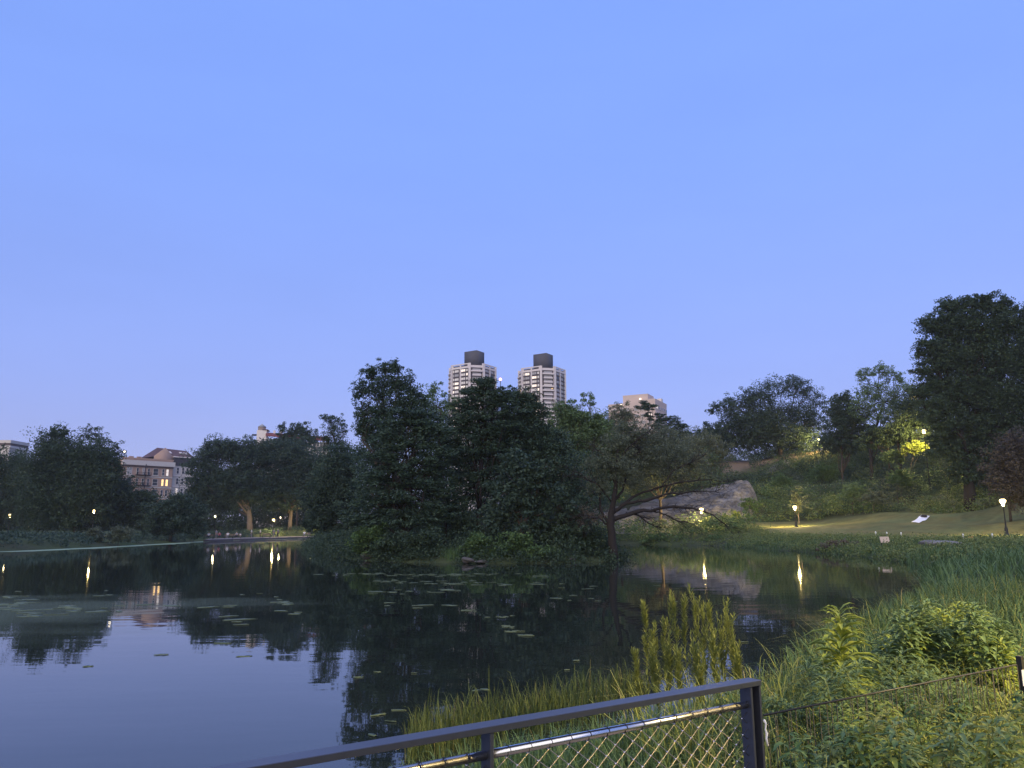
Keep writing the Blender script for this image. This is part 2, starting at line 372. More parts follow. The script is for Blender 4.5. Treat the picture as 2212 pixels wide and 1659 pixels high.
mk = t.nodes.new('ShaderNodeMapRange'); mk.inputs[1].default_value = .55; mk.inputs[2].default_value = .85; mk.inputs[3].default_value = 0; mk.inputs[4].default_value = .34
t.links.new(ad.outputs[0], mk.inputs[0])
df = t.nodes.new('ShaderNodeBsdfDiffuse'); df.inputs[0].default_value = (.20, .25, .20, 1)
ms = t.nodes.new('ShaderNodeMixShader'); t.links.new(mk.outputs[0], ms.inputs[0]); t.links.new(b.outputs[0], ms.inputs[1]); t.links.new(df.outputs[0], ms.inputs[2])
t.links.new(ms.outputs[0], t.nodes['Material Output'].inputs[0])
struct(link('lake_water', mk_mesh('lake_water', [(-170, -20, 0), (60, -20, 0), (60, 260, 0), (-170, 260, 0)], [(0, 1, 2, 3)]), wm))

# pale scum gathered along the far shores
def scum(name, pts, w, label):
    pts = np.array(pts, float); out = []; 
    for i in range(len(pts)-1):
        for k in np.linspace(0, 1, 30, endpoint=False): out.append(pts[i]*(1-k) + pts[i+1]*k)
    out = np.array(out); tn = np.gradient(out, axis=0); tn /= np.linalg.norm(tn, axis=1)[:, None]; nn = np.stack([-tn[:, 1], tn[:, 0]], 1)
    s = np.arange(len(out)); ww = w * (.35 + 1.3*fbm(s*.11, s*0, 4)); a = out - nn*.2*w; bb = out + nn*ww[:, None]
    v = np.concatenate([np.c_[a, np.full(len(a), .006)], np.c_[bb, np.full(len(a), .006)]]); m = len(out)
    f = [(i, i+1, m+i+1, m+i) for i in range(m-1)]
    tag(link(name, mk_mesh(name, v, f), M['scum']), label, None, kind='stuff')
scum('algae_scum', [gxy(-20, 1192.5), gxy(90, 1188), gxy(200, 1183), gxy(330, 1176), gxy(440, 1169.5), gxy(560, 1166), gxy(680, 1163.5)][::-1], 3.0, 'pale green scum line along the far lake edge')
scum('algae_scum', [(25.9, 66), (26.3, 60), (24.9, 51), (22.5, 42)][::1], .5, 'pale scum line along the shore below the lawn')

# ------------------------------------------------------------------ leaves, blades, trees
def unit(r, n):
    v = r.normal(size=(n, 3)); return v / (np.linalg.norm(v, axis=1)[:, None] + 1e-9)
def leaf_quads(r, c, L, Wd, up=.35, along=None):
    """one diamond leaf at every centre; returns (4N,3) verts and (N,4) faces"""
    n = len(c); L = np.broadcast_to(L, (n,)) * r.uniform(.65, 1.35, n); Wd = np.broadcast_to(Wd, (n,)) * r.uniform(.7, 1.3, n)
    nn = unit(r, n); nn[:, 2] += up * np.sign(nn[:, 2] + .3); nn /= np.linalg.norm(nn, axis=1)[:, None]
    a = unit(r, n) if along is None else along + .5*unit(r, n)
    a -= nn * np.sum(a*nn, 1)[:, None]; a /= np.linalg.norm(a, axis=1)[:, None] + 1e-9
    b_ = np.cross(nn, a)
    a = a * (L/2)[:, None]; b_ = b_ * (Wd/2)[:, None]
    dr = nn * (L*.12)[:, None]
    v = np.stack([c - a - dr, c + b_ + dr*.6, c + a - dr, c - b_ + dr*.6], 1).reshape(-1, 3)
    return v, np.arange(4*n).reshape(-1, 4)
def clumped(r, cen, rad, n, per=45, shell=.45, clump=.24, flat=.7, cmin=.3, cmax=1.7, rough=.2):
    """leaf centres gathered in clumps through an ellipsoid"""
    nc_ = max(4, int(n/per)); d = unit(r, nc_); rr = r.uniform(.03, 1, nc_) ** shell
    rr *= 1 + rough*r.normal(size=nc_)
    cc = cen + d*rr[:, None]*np.asarray(rad)
    rc = float(np.clip(clump*min(rad[0], rad[2]), cmin, cmax))
    k = r.integers(0, nc_, n); s = rc * r.uniform(.5, 1.25, nc_)
    off = r.normal(size=(n, 3)); off /= np.maximum(1, np.linalg.norm(off, axis=1)/1.8)[:, None]; off[:, 2] *= flat
    return cc[k] + off*s[k][:, None]*.62, cc
def wob(r, a, b_, m=5, amp=.08):
    a = np.array(a, float); b_ = np.array(b_, float); t = np.linspace(0, 1, m)[:, None]; L = np.linalg.norm(b_-a)
    p = a + (b_-a)*t; p[1:-1] += r.normal(size=(m-2, 3))*amp*L; return p
def tree(name, label, px, d, lobes, mat, leaf=.3, dens=3.2, trunk_r=.3, bark='bark', style='broad', group=None, wide=.55,
         clump=.24, shell=.45, cat='tree', twigs=6, depth=1.0, base=None, per=45, rough=.2, seed=None):
    """lobes: (px, py, rx, ry[, depth offset, density]) in frame pixels, turned into metres at the tree's own distance"""
    r = np.random.default_rng(seed if seed is not None else abs(int(px*7 + d*131 + len(lobes)*17)) % 99991)
    bx_ = P(px, HOR, d).x; bz = h1(bx_, d) - .15
    root_p = Vector((bx_, d, bz)); root = empty(name, root_p, 0, label, cat, group)
    L = []
    for lo in lobes:
        lx, ly, rx, ry = lo[:4]; dz = lo[4] if len(lo) > 4 else 0; dn = lo[5] if len(lo) > 5 else 1
        dd = d + dz; c_ = P(lx, ly, dd); k = dd/FPX
        L.append((np.array(c_), np.array([rx*k, (rx+ry)*.5*k*depth, ry*k]), dn))
    wts = np.array([l[1][0]*l[1][2] for l in L]); cen = sum(l[0]*w for l, w in zip(L, wts)) / wts.sum()
    lo_z = min(l[0][2] - .6*l[1][2] for l in L)
    top = np.array([cen[0], cen[1], max(cen[2]*.75 + lo_z*.25, lo_z)])
    b0 = np.array(root_p); tb = MB()
    mid_ = b0 + np.array([(top[0]-b0[0])*.12, (top[1]-b0[1])*.12, (top[2]-b0[2])*.5]); pts = np.concatenate([wob(r, b0, mid_, 4, .012), wob(r, mid_, top, 4, .02)[1:3]]); pts = np.concatenate([pts[:5], [top]]); tb.tube(pts, trunk_r*np.linspace(1.15, .5, 6), 8)
    vs, n0, fs = [], 0, []
    for c_, rad, dn in L:
        area = math.pi*rad[0]*rad[2]
        if style == 'pine':
            Lf, Wf = leaf*1.5, leaf*.42
            n = int(1.9*dens*dn*area / (Lf*Wf*.5)); n = max(n, 40)
            p, cc = clumped(r, c_, rad, n, per=per*1.3, shell=shell, clump=clump*1.35, flat=.34, cmin=.6, cmax=2.2, rough=rough)
            p[:, 2] += .12*np.abs(p[:, 0]-c_[0])*0 
            al = (p - top)*[1, 1, .15]; al /= np.linalg.norm(al, axis=1)[:, None] + 1e-9
            v, f_ = leaf_quads(r, p, Lf, Wf, .5, al)
        else:
            n = int(1.75*dens*dn*area / (leaf*leaf*wide*.5)); n = max(n, 40)
            p, cc = clumped(r, c_, rad, n, per=per*.8, shell=shell, clump=clump*1.35, rough=rough)
            v, f_ = leaf_quads(r, p, leaf, leaf*wide)
        vs.append(v); fs.append(f_ + n0); n0 += len(v)
        s_ = pts[r.integers(2, 6)]; br = wob(r, s_, c_ + rad*[0, 0, -.1], 5, .06)
        tb.tube(br, trunk_r*np.linspace(.42, .12, 5), 5)
        for q in cc[r.permutation(len(cc))[:twigs]]:
            tb.tube(wob(r, br[r.integers(2, 5)], q, 4, .07), trunk_r*np.linspace(.13, .03, 4), 4, cap=False)
    tb.build('trunk', M[bark], root, off=root_p, smooth=True)
    me = mk_mesh('crown', np.concatenate(vs) - np.array(root_p), np.concatenate(fs)); link('crown', me, M[mat], root)
    return root
def blades(r, base, hgt, wid, lean=.35, tilt=None):
    """bent grass blades: base (N,3)"""
    n = len(base); hgt = np.broadcast_to(hgt, (n,)) * r.uniform(.55, 1.25, n); a = r.uniform(0, 2*math.pi, n)
    ln = lean * r.uniform(.1, 1.6, n) * hgt
    dx = np.stack([np.cos(a), np.sin(a), np.zeros(n)], 1)
    if tilt is not None: dx = dx*.6 + np.asarray(tilt)
    sd_ = np.stack([-np.sin(a + r.normal(size=n)*.6), np.cos(a), np.zeros(n)], 1) * (wid*r.uniform(.6, 1.4, n)/2)[:, None]
    up = np.array([0, 0, 1.0])
    m1 = base + dx*(ln*.22)[:, None] + up*(hgt*.55)[:, None]; m2 = base + dx*(ln*.6)[:, None] + up*(hgt*.88)[:, None]
    tp = base + dx*ln[:, None] + up*(hgt*(1 - .18*np.clip(ln/hgt, 0, 1)))[:, None]
    v = np.stack([base - sd_, base + sd_, m1 + sd_*.85, m1 - sd_*.85, m2 + sd_*.5, m2 - sd_*.5, tp], 1).reshape(-1, 3)
    o = np.arange(n)[:, None]*7
    return v, (o + np.array([[0, 1, 2, 3]])), (o + np.array([[3, 2, 4, 5]])), (o + np.array([[5, 4, 6]]))
def blade_mesh(name, v, f1, f2, f3): return mk_mesh(name, v, [np.concatenate([f1, f2]), f3])

# ------------------------------------------------------------------ left bank trees
D_ = 'dark tree crown'
tree('park_tree', 'low dark tree at the left picture edge below the pale cornice', -10, 195, [(-30,1020,50,50),(15,1015,45,45),(60,1035,45,50),(10,1080,55,50),(60,1095,45,40),(-20,1120,40,30)], 'leaf_dark', .5, 3.0, .45)
tree('park_tree', 'tall broad dark tree left of the brick house', 165, 165, [(112,985,46,60),(95,1045,50,60),(165,1000,55,52),(205,1000,42,42),(215,1050,52,58),(160,1070,70,58),(110,1105,60,42),(185,1110,70,38),(118,938,26,18),(242,1010,22,30)], 'leaf_dark', .45, 3.4, .55)
tree('park_tree', 'lacy thin crown showing sky above the tall left tree', 222, 172, [(180,938,20,18,0,.45),(205,938,26,18,0,.5),(226,958,26,18,0,.5),(252,968,20,13,0,.55),(238,985,30,18,0,.7),(262,985,10,10,0,.5)], 'leaf_dark', .38, 1.9, .35, clump=.32, per=26)
tree('park_tree', 'dark rounded tree in front of the brick house foot', 285, 172, [(262,1060,30,34),(290,1085,42,30),(320,1085,34,26),(265,1105,45,34),(310,1115,40,28)], 'leaf_dark', .45, 3.3, .35)
tree('park_tree', 'lighter green spreading tree below the brick house, by the water', 370, 142, [(385,1082,34,20),(362,1098,42,22),(405,1105,36,28),(345,1120,40,22),(390,1130,46,22),(345,1145,40,14),(415,1140,26,20)], 'leaf_blue', .38, 3.2, .3, clump=.3)
G4 = 'shade trees along the promenade'
tree('shade_tree', 'big shade tree with a thick pale trunk on the promenade', 541, 205, [(440,1000,36,32),(470,970,36,28),(432,1040,34,32),(470,1040,44,44),(510,976,40,30),(540,990,46,38),(520,1040,56,42),(462,1078,44,28),(560,1062,50,30),(505,1082,40,22),(425,1075,26,26)], 'leaf_blue', .5, 3.4, .75, 'bark_pale', group=G4)
tree('shade_tree', 'shade tree with a slim pale trunk beside the bright promenade lamp', 626, 208, [(580,975,40,26),(612,990,46,36),(650,990,44,40),(600,1040,50,40),(650,1045,46,42),(690,1020,40,44),(620,1078,48,26),(668,1080,40,24),(700,1060,36,40)], 'leaf_blue', .5, 3.4, .5, 'bark_pale', group=G4)
tree('shade_tree', 'rounded tree crown in front of the red cornice', 640, 235, [(622,932,24,20,0,.8),(650,925,22,18,0,.8),(665,945,26,20),(610,955,30,16),(640,955,36,20)], 'leaf_dark', .5, 2.6, .35)
tree('ailanthus_tree', 'spiky ragged tree top standing alone left of the tall grove', 726, 106, [(712,906,22,13,0,.6),(735,908,10,16,0,.5),(700,898,12,10,0,.5),(722,930,24,18,0,.8),(745,925,8,14,0,.4),(706,955,12,16,0,.7),(732,958,24,20,0,.8),(742,985,36,24),(700,948,12,10,0,.5)], 'leaf_dark', .30, 2.0, .2, wide=.34, clump=.36, per=24)
tree('grove_tree', 'bluish green tree below the spiky top, left end of the grove', 722, 98, [(735,1000,44,38),(760,1040,40,44),(715,1045,46,40),(690,1075,40,34),(740,1085,52,42),(700,1115,42,28),(760,1125,40,36),(680,1135,26,16),(715,1148,40,18)], 'leaf_blue', .28, 3.0, .3)
# ------------------------------------------------------------------ island trees
tree('grove_tree', 'tallest tree of the grove, narrow with a flat ragged top', 815, 66, [(835,792,28,20,0,.9),(800,806,26,22,0,.9),(858,795,14,20,0,.9),(785,840,26,26,0,.8),(825,835,36,34),(868,830,34,30,0,.9),(780,885,22,26,0,.7),(815,890,36,36),(865,880,42,40),(893,850,20,30,0,.8),(790,930,24,24,0,.8),(835,945,48,40),(910,905,16,24,0,.8),(905,875,26,30,0,.9),(925,920,28,36,0,.9),(778,915,20,26,0,.8)], 'leaf_pine', .19, 2.3, .26, clump=.3, wide=.5)
tree('pine_tree', 'layered dark pine at the front of the grove', 872, 58, [(890,895,46,14),(862,918,56,15),(915,930,40,14),(840,945,60,15),(890,962,66,15),(830,985,62,16),(905,1000,62,16),(850,1020,76,17),(810,1045,58,17),(905,1045,66,17),(860,1070,82,18),(800,1088,60,18),(910,1090,58,18),(850,1112,80,20),(785,1125,50,18),(900,1128,60,20),(945,925,34,24),(955,975,36,20),(930,1010,30,20),(945,1060,34,20),(945,1110,44,22),(900,905,30,20)], 'leaf_pine', .20, 2.6, .24, 'bark_dark', 'pine')
tree('grove_tree', 'pale green tree rising behind the pine, left of the left tower', 945, 84, [(940,842,20,18,0,.6),(962,860,24,18,0,.6),(930,872,26,24,0,.7),(958,895,36,28,0,.8),(985,880,20,18,0,.6)], 'leaf_light', .22, 1.9, .22, clump=.3)
tree('pine_tree', 'dark pine with a domed top between the two towers', 1035, 62, [(1042,822,26,14),(1060,836,36,16),(1020,848,36,16),(1080,855,38,18),(1040,868,56,18),(1005,880,38,15),(1090,885,48,18),(1040,900,66,18),(995,915,44,16),(1085,925,54,18),(1025,938,66,18),(975,955,34,14),(1060,968,70,20),(1005,988,52,18),(1080,1010,56,18),(1015,1030,48,18),(1060,1050,56,20),(1000,1070,36,16)], 'leaf_pine', .20, 2.8, .26, 'bark_dark', 'pine')
tree('grove_tree', 'dense rounded tree filling the grove below the right tower', 1140, 64, [(1110,860,34,26),(1140,875,36,30),(1155,905,32,34),(1115,915,48,38),(1150,955,52,46),(1090,975,46,40),(1195,965,40,40),(1185,1020,56,48),(1130,1030,56,46),(1225,1050,46,44)], 'leaf_pine', .2, 3.4, .3)
tree('grove_tree', 'broad-leaved tree with large leaves at the grove front', 1125, 53.5, [(1120,1000,52,34,0,.8),(1160,1030,50,36,0,.8),(1090,1060,52,36),(1150,1080,60,40),(1210,1085,48,36),(1095,1110,60,36),(1170,1130,60,34),(1235,1120,40,32),(1065,1140,40,28)], 'leaf_blue', .26, 2.6, .2, wide=.7)
tree('grove_tree', 'small dark tree with a thin stem inside the grove', 962, 60, [(955,1000,24,30,0,.55),(975,1035,26,26,0,.55),(945,1060,26,26,0,.6),(985,1095,30,24,0,.9),(955,955,36,30,3,.9),(985,1000,30,30,4,.8),(935,1035,30,40,4,.9),(960,1110,46,30,2,1),(1000,1130,40,26,0,1)], 'leaf_dark', .2, 2.4, .12, 'bark_dark')
tree('grove_tree', 'light green tree behind the grove, below the right tower', 1235, 82, [(1262,852,16,14,0,.45),(1275,868,18,14,0,.5),(1235,872,20,16,0,.5),(1210,885,26,22,0,.7),(1250,900,36,28,0,.8),(1285,905,26,22,0,.6),(1215,925,44,36),(1260,945,46,40),(1300,940,24,26,0,.9),(1240,1000,50,44),(1225,895,30,26,0,.9),(1300,915,28,24,0,.9),(1275,930,34,28)], 'leaf_light', .22, 2.3, .24, clump=.28)
GS = 'waterside bushes under the grove'
for k, (bx_, by_, brx, bry, bd, mt, lb) in enumerate([
    (735,1172,44,22,74,'leaf_dark','dark bush at the left foot of the grove'),
    (795,1165,42,34,57,'leaf_mid','bushy green shrub with a stone beside it at the grove edge'),
    (850,1178,36,28,54.5,'leaf_dark','dark low bush under the layered pine'),
    (915,1172,40,34,53.5,'leaf_dark','dark bush left of the reeds at the grove edge'),
    (1030,1178,36,26,51.8,'leaf_mid','leafy green bush right of the island reeds'),
    (1110,1178,44,30,51.6,'leaf_mid','wide leafy bush at the middle of the grove edge'),
    (1165,1195,40,18,50.8,'leaf_mid','low fringe bush hanging over the water'),
    (1215,1165,46,36,52.8,'leaf_dark','dark bush left of the leaning tree'),
    (1275,1170,40,34,54.2,'leaf_dark','dark bush touching the leaning tree trunk')]):
    tree('waterside_bush', lb, bx_, bd, [(bx_-brx*.4,by_+4,brx*.6,bry*.8),(bx_+brx*.35,by_,brx*.65,bry),(bx_,by_-bry*.35,brx*.5,bry*.6)], mt, .19, 2.6, .05, 'bark_dark', group=GS, cat='bush', wide=.6, twigs=3)
# ------------------------------------------------------------------ leaning half-bare tree
r = np.random.default_rng(41); TD = 53.2
def pl(pts, dd=TD): return [P(x, y, dd + (z if False else 0)) for x, y, z in [(q + (0,))[:3] for q in pts]]
limbs = [ # main limbs in frame pixels: points, start radius, end radius, depth drift in metres
 ([(1327,1216),(1324,1180),(1318,1140),(1320,1110),(1327,1080),(1330,1050),(1332,1010),(1335,970)], .34, .06, -.3),
 ([(1318,1135),(1300,1105),(1295,1075),(1300,1040)], .12, .04, .8),
 ([(1322,1110),(1345,1090),(1390,1080),(1440,1068),(1490,1062),(1545,1062)], .15, .02, -1.2),
 ([(1320,1125),(1352,1110),(1400,1103),(1455,1094),(1500,1098),(1540,1112),(1568,1135)], .17, .02, -.8),
 ([(1400,1103),(1430,1108),(1450,1120),(1478,1128)], .07, .015, -.5),
 ([(1352,1108),(1380,1112),(1398,1128),(1420,1138)], .08, .02, .5),
 ([(1345,1090),(1380,1066),(1430,1050),(1480,1040),(1530,1036),(1575,1042)], .10, .015, .6),
 ([(1327,1080),(1345,1060),(1352,1030),(1372,1000),(1385,960)], .11, .02, .9),
 ([(1330,1050),(1318,1010),(1300,980),(1280,965)], .08, .02, .2),
 ([(1326,1090),(1290,1045),(1262,1032),(1236,1026)], .07, .015, -.6),
 ([(1332,1010),(1350,975),(1380,945),(1410,925)], .07, .015, -.4),
 ([(1318,1138),(1298,1122),(1262,1112),(1230,1120)], .08, .015, -.7),
 ([(1430,1050),(1450,1020),(1490,1000),(1520,985)], .05, .012, .5)]
tb = MB(); tips = []
bx_ = P(1327, HOR, TD).x; rp = Vector((bx_, TD, h1(bx_, TD) - .2)); lean_root = empty('leaning_tree', rp, 0, 'half-bare leaning tree with bare limbs reaching right over the water', 'tree')
for pts, r0, r1, dr in limbs:
    m = len(pts); w = [P(x, y, TD + dr*k/(m-1)) for k, (x, y) in enumerate(pts)]
    w = np.array([tuple(p) for p in w]); tt = np.linspace(0, m-1, m*3); ww = np.stack([np.interp(tt, range(m), w[:, k]) for k in range(3)], 1)
    ww[1:-1] += r.normal(size=(len(ww)-2, 3))*.03
    tb.tube(ww, np.linspace(r0, r1, len(ww))*(1 + .08*r.normal(size=len(ww))), 7)
    if r0 < .3:
        for q in range(int(6 + len(ww)*1.1)):
            i = r.integers(len(ww)//3, len(ww)); s_ = ww[i]; dv = unit(r, 1)[0]*[1, .8, .6]; dv = dv + (ww[-1]-ww[0])/np.linalg.norm(ww[-1]-ww[0])*.8 + [0, 0, -.1]
            e = s_ + dv*r.uniform(.5, 1.5); pth = wob(r, s_, e, 5, .07); tb.tube(pth, np.linspace(.02, .006, 5), 4, cap=False)
            for z in range(3):
                e2 = pth[r.integers(2, 5)]; e3 = e2 + (unit(r, 1)[0]*.7 + dv*.3)*r.uniform(.3, .8); tb.tube(wob(r, e2, e3, 3, .08), [.009, .006, .004], 3, cap=False); tips.append(e3)
tb.build('trunk', M['bark_dark'], lean_root, off=rp, smooth=True)
vs, fs, n0 = [], [], 0
for (lx, ly, rx, ry, dz, dn) in [(1330,965,50,34,.5,.55),(1375,945,44,28,1,.55),(1300,1000,46,30,0,.5),(1345,1015,50,32,-.5,.5),(1400,990,46,32,1,.5),(1440,978,40,28,1.2,.35),(1480,985,36,24,1,.15),(1300,1050,34,24,0,.35),(1380,1045,40,20,.4,.3),(1520,1010,30,26,1,.12),(1350,925,34,18,.6,.4)]:
    c_ = np.array(P(lx, ly, TD+dz)); k = TD/FPX; rad = np.array([rx*k, 1.3, ry*k]); p, _ = clumped(r, c_, rad, int(6800*dn*rx*ry/1700), per=26, shell=.6, clump=.25, cmin=.25)
    v, f_ = leaf_quads(r, p, .17, .06); vs.append(v); fs.append(f_+n0); n0 += len(v)
link('crown', mk_mesh('crown', np.concatenate(vs)-np.array(rp), np.concatenate(fs)), M['leaf_grey'], lean_root)
tp = np.array(tips); tp = tp[r.integers(0, len(tp), 900)] + r.normal(size=(900, 3))*.12
v, f_ = leaf_quads(r, tp, .10, .04); link('dry_leaves', mk_mesh('dry_leaves', v-np.array(rp), f_), M['leaf_brown'], lean_root)
tree('dry_bush', 'pale brown twiggy bush at the left of the leaning tree', 1262, 53.6, [(1250,1105,30,14,0,.5),(1275,1118,30,14,0,.5),(1240,1128,30,12,0,.5),(1270,1138,26,10,0,.5)], 'leaf_brown', .13, 1.1, .05, 'bark_dark', cat='bush', wide=.4, twigs=14)
# ------------------------------------------------------------------ trees behind the leaning tree and on the hill
tree('hill_tree', 'soft grey green tree behind the leaning tree', 1430, 118, [(1350,975,40,36),(1400,960,44,40),(1440,965,46,44),(1400,1010,60,44),(1350,1030,44,36),(1460,1020,50,36),(1490,985,36,34)], 'leaf_grey', .30, 2.6, .25, wide=.4)
tree('hill_tree', 'grey green bushy tree left of the rock face', 1520, 150, [(1515,960,40,34),(1545,985,36,26),(1490,1000,44,32),(1530,1020,36,22),(1470,1030,40,24)], 'leaf_grey', .34, 2.8, .25)
tree('hill_tree', 'thin brownish tree in front of the pink building', 1340, 150, [(1335,885,26,20,0,.6),(1360,900,28,22,0,.8),(1325,910,28,22,0,.9),(1345,935,44,26,0,1),(1310,935,30,26)], 'leaf_grey', .3, 1.8, .2, clump=.3)
tree('pine_tree', 'small dark umbrella pine in front of the pink building', 1392, 160, [(1392,875,16,9),(1408,880,14,8),(1384,882,12,6),(1402,895,18,8),(1422,905,20,10)], 'leaf_pine', .3, 2.8, .14, 'bark_dark', 'pine')
tree('pine_tree', 'dark spreading pine right of the pink building', 1442, 158, [(1450,908,24,10),(1430,920,28,10),(1465,920,22,10),(1445,935,40,12),(1480,940,30,12),(1500,955,26,14),(1455,955,44,16)], 'leaf_pine', .3, 3.0, .25, 'bark_dark', 'pine')
tree('hill_tree', 'mid green tree between the grove and the leaning tree', 1275, 105, [(1265,935,40,36),(1300,965,36,36),(1260,985,44,40),(1290,1020,44,40),(1250,1050,44,36),(1310,1060,36,30)], 'leaf_mid', .3, 2.8, .25)
tree('ridge_tree', 'wide feathery tree on the ridge above the bare path', 1698, 182, [(1545,882,28,14,0,.6),(1580,872,34,20,0,.7),(1612,862,30,26,0,.8),(1650,858,36,36,0,.7),(1690,838,36,26,0,.5),(1720,828,30,22,0,.45),(1745,850,32,30,0,.5),(1775,868,16,16,0,.35),(1600,905,50,28),(1660,905,56,36),(1725,895,46,36,0,.8),(1625,940,66,24),(1700,940,60,28),(1760,915,30,26,0,.6),(1560,930,34,22,0,.8),(1600,962,50,18),(1670,962,60,18),(1745,955,44,22),(1640,925,60,30)], 'leaf_blue', .40, 2.4, .5, 'bark', clump=.26, per=30)
tree('ridge_tree', 'dark tree left end of the ridge, low on the skyline', 1545, 186, [(1530,935,28,20),(1565,950,36,22),(1530,965,34,20)], 'leaf_dark', .4, 3.0, .3)
tree('ridge_tree', 'light airy round tree on the ridge with sky gaps', 1890, 150, [(1868,812,26,16,0,.6),(1900,800,34,15,0,.7),(1930,815,26,18,0,.6),(1960,840,26,22,0,.6),(1880,845,36,24,0,.6),(1920,855,40,26,0,.6),(1860,880,30,24,0,.6),(1900,895,40,26,0,.5),(1945,880,34,26,0,.7)], 'leaf_light', .34, 2.1, .35, 'bark_dark', clump=.28, per=30)
tree('ridge_tree', 'dark tree left of the airy round tree', 1828, 155, [(1825,865,28,20),(1805,890,26,26),(1845,900,34,30),(1815,925,40,30),(1860,935,40,26),(1800,955,40,22),(1850,960,46,20)], 'leaf_blue', .38, 3.0, .3)
tree('ridge_tree', 'dark low tree in front of the huge tree, beside the ridge lamp', 1955, 138, [(1965,890,36,36),(1940,925,40,26),(1985,925,40,30),(1900,935,36,20),(1930,950,50,20),(1880,955,40,18)], 'leaf_dark', .38, 3.2, .3)
tree('ridge_tree', 'huge dark tree towering at the right picture edge', 2100, 118, [(2055,668,44,30),(2100,655,46,22),(2145,660,44,24),(2020,705,40,32,0,.8),(2190,690,50,40),(2070,710,60,44),(2130,710,60,50),(2000,752,30,30,0,.8),(2040,770,48,46),(2100,775,70,56),(2170,780,64,60),(2230,760,60,80),(2025,830,40,34,0,.9),(2070,850,64,54),(2140,860,74,60),(2210,870,70,70),(2030,890,46,40),(2090,920,66,36),(2160,930,66,40),(2050,935,50,24),(2080,960,60,24),(2150,975,60,30),(2210,960,50,40),(2050,975,46,24),(2110,1000,56,26),(2180,1010,50,30),(1995,800,26,26,0,.8),(1990,850,28,26,0,.9),(2080,1020,60,24),(2130,1035,50,20)], 'leaf_dark', .36, 3.2, .8, 'bark_dark')
tree('purple_tree', 'dull purple leaved tree at the right edge above the lawn', 2185, 92, [(2185,960,34,36,0,.8),(2165,1000,40,40,0,.8),(2205,1010,44,50),(2175,1050,44,34),(2215,1075,40,30)], 'leaf_purple', .28, 2.4, .15, 'bark_dark')
tree('young_tree', 'thin grey multi-stemmed young tree behind the middle lamp', 1727, 124, [(1720,1062,14,16,0,.7),(1730,1078,17,16,0,.7),(1716,1088,16,14,0,.7),(1728,1100,15,10,0,.6)], 'leaf_grey', .24, 1.8, .07, 'bark_pale')


# ------------------------------------------------------------------ masses of leaves that cannot be counted
def thicket(name, label, cen, rad, per, mat, leaf, wide=.5, flat=.7, seed=1):
    r = np.random.default_rng(seed); K = len(cen); n = K*per; k = np.repeat(np.arange(K), per)
    off = r.normal(size=(n, 3)); off /= np.maximum(1, np.linalg.norm(off, axis=1)/1.7)[:, None]; off[:, 2] *= flat
    v, f_ = leaf_quads(r, cen[k] + off*np.asarray(rad)[k][:, None]*.62, leaf, leaf*wide)
    return tag(link(name, mk_mesh(name, v, f_), M[mat]), label, None, kind='stuff')
def scatter(seed, n, x0, x1, y0, y1, keep):
    r = np.random.default_rng(seed); x = r.uniform(x0, x1, n); y = r.uniform(y0, y1, n); k = keep(x, y); return r, x[k], y[k]
# far wood behind the left bank and behind the grove
r = np.random.default_rng(5); C, RA = [], []
for px_ in np.arange(-60, 700, 7.5):
    for q in range(9):
        d = r.uniform(238, 275); topy = 1085 + 18*math.sin(px_*.021) - (35 if px_ > 430 else 0); p = P(px_ + r.normal()*6, r.uniform(topy, 1152), d); C.append(tuple(p)); RA.append(r.uniform(2.2, 3.6))
thicket('distant_wood', 'dark wood closing the view behind the left bank trees', np.array(C), RA, 150, 'leaf_dark', .7, seed=3)
C, RA = [], []
for px_ in np.arange(690, 1560, 7):
    for q in range(6):
        d = r.uniform(122, 146); topy = np.interp(px_, [690, 780, 980, 1200, 1350, 1560], [1000, 960, 900, 930, 960, 985]); p = P(px_ + r.normal()*6, r.uniform(topy, 1135), d)
        if px_ > 1280 and p.z < 9: continue
        C.append(tuple(p)); RA.append(r.uniform(1.2, 2.2))
thicket('distant_wood', 'wood on the far slope seen between the grove stems', np.array(C), RA, 110, 'leaf_dark', .42, seed=4)
# grasses and low scrub on the left bank
r, x, y = scatter(6, 9000, -190, -55, 70, 215, lambda x, y: (land_sd(x, y) > .2) & (land_sd(x, y) < 16))
thicket('bank_scrub', 'low green scrub along the left bank', np.stack([x, y, H(x, y) + .45], 1), r.uniform(.5, 1.0, len(x)), 26, 'leaf_blue', .34, seed=6)
for (px_, py_, rr_, lb) in [(205,1155,22,'rounded grey green bush on the left shore, taller left one of the pair'), (258,1152,30,'rounded grey green bush on the left shore, wider right one of the pair'), (40,1160,30,'low dark bush at the left end of the far shore')]:
    tree('shore_bush', lb, px_, G(px_, 1181, .0).y + 5, [(px_-rr_*.4,py_+6,rr_*.7,16),(px_+rr_*.4,py_+4,rr_*.7,18),(px_,py_-6,rr_*.6,12)], 'leaf_grey' if px_ > 100 else 'leaf_dark', .26, 2.4, .06, cat='bush', twigs=2)
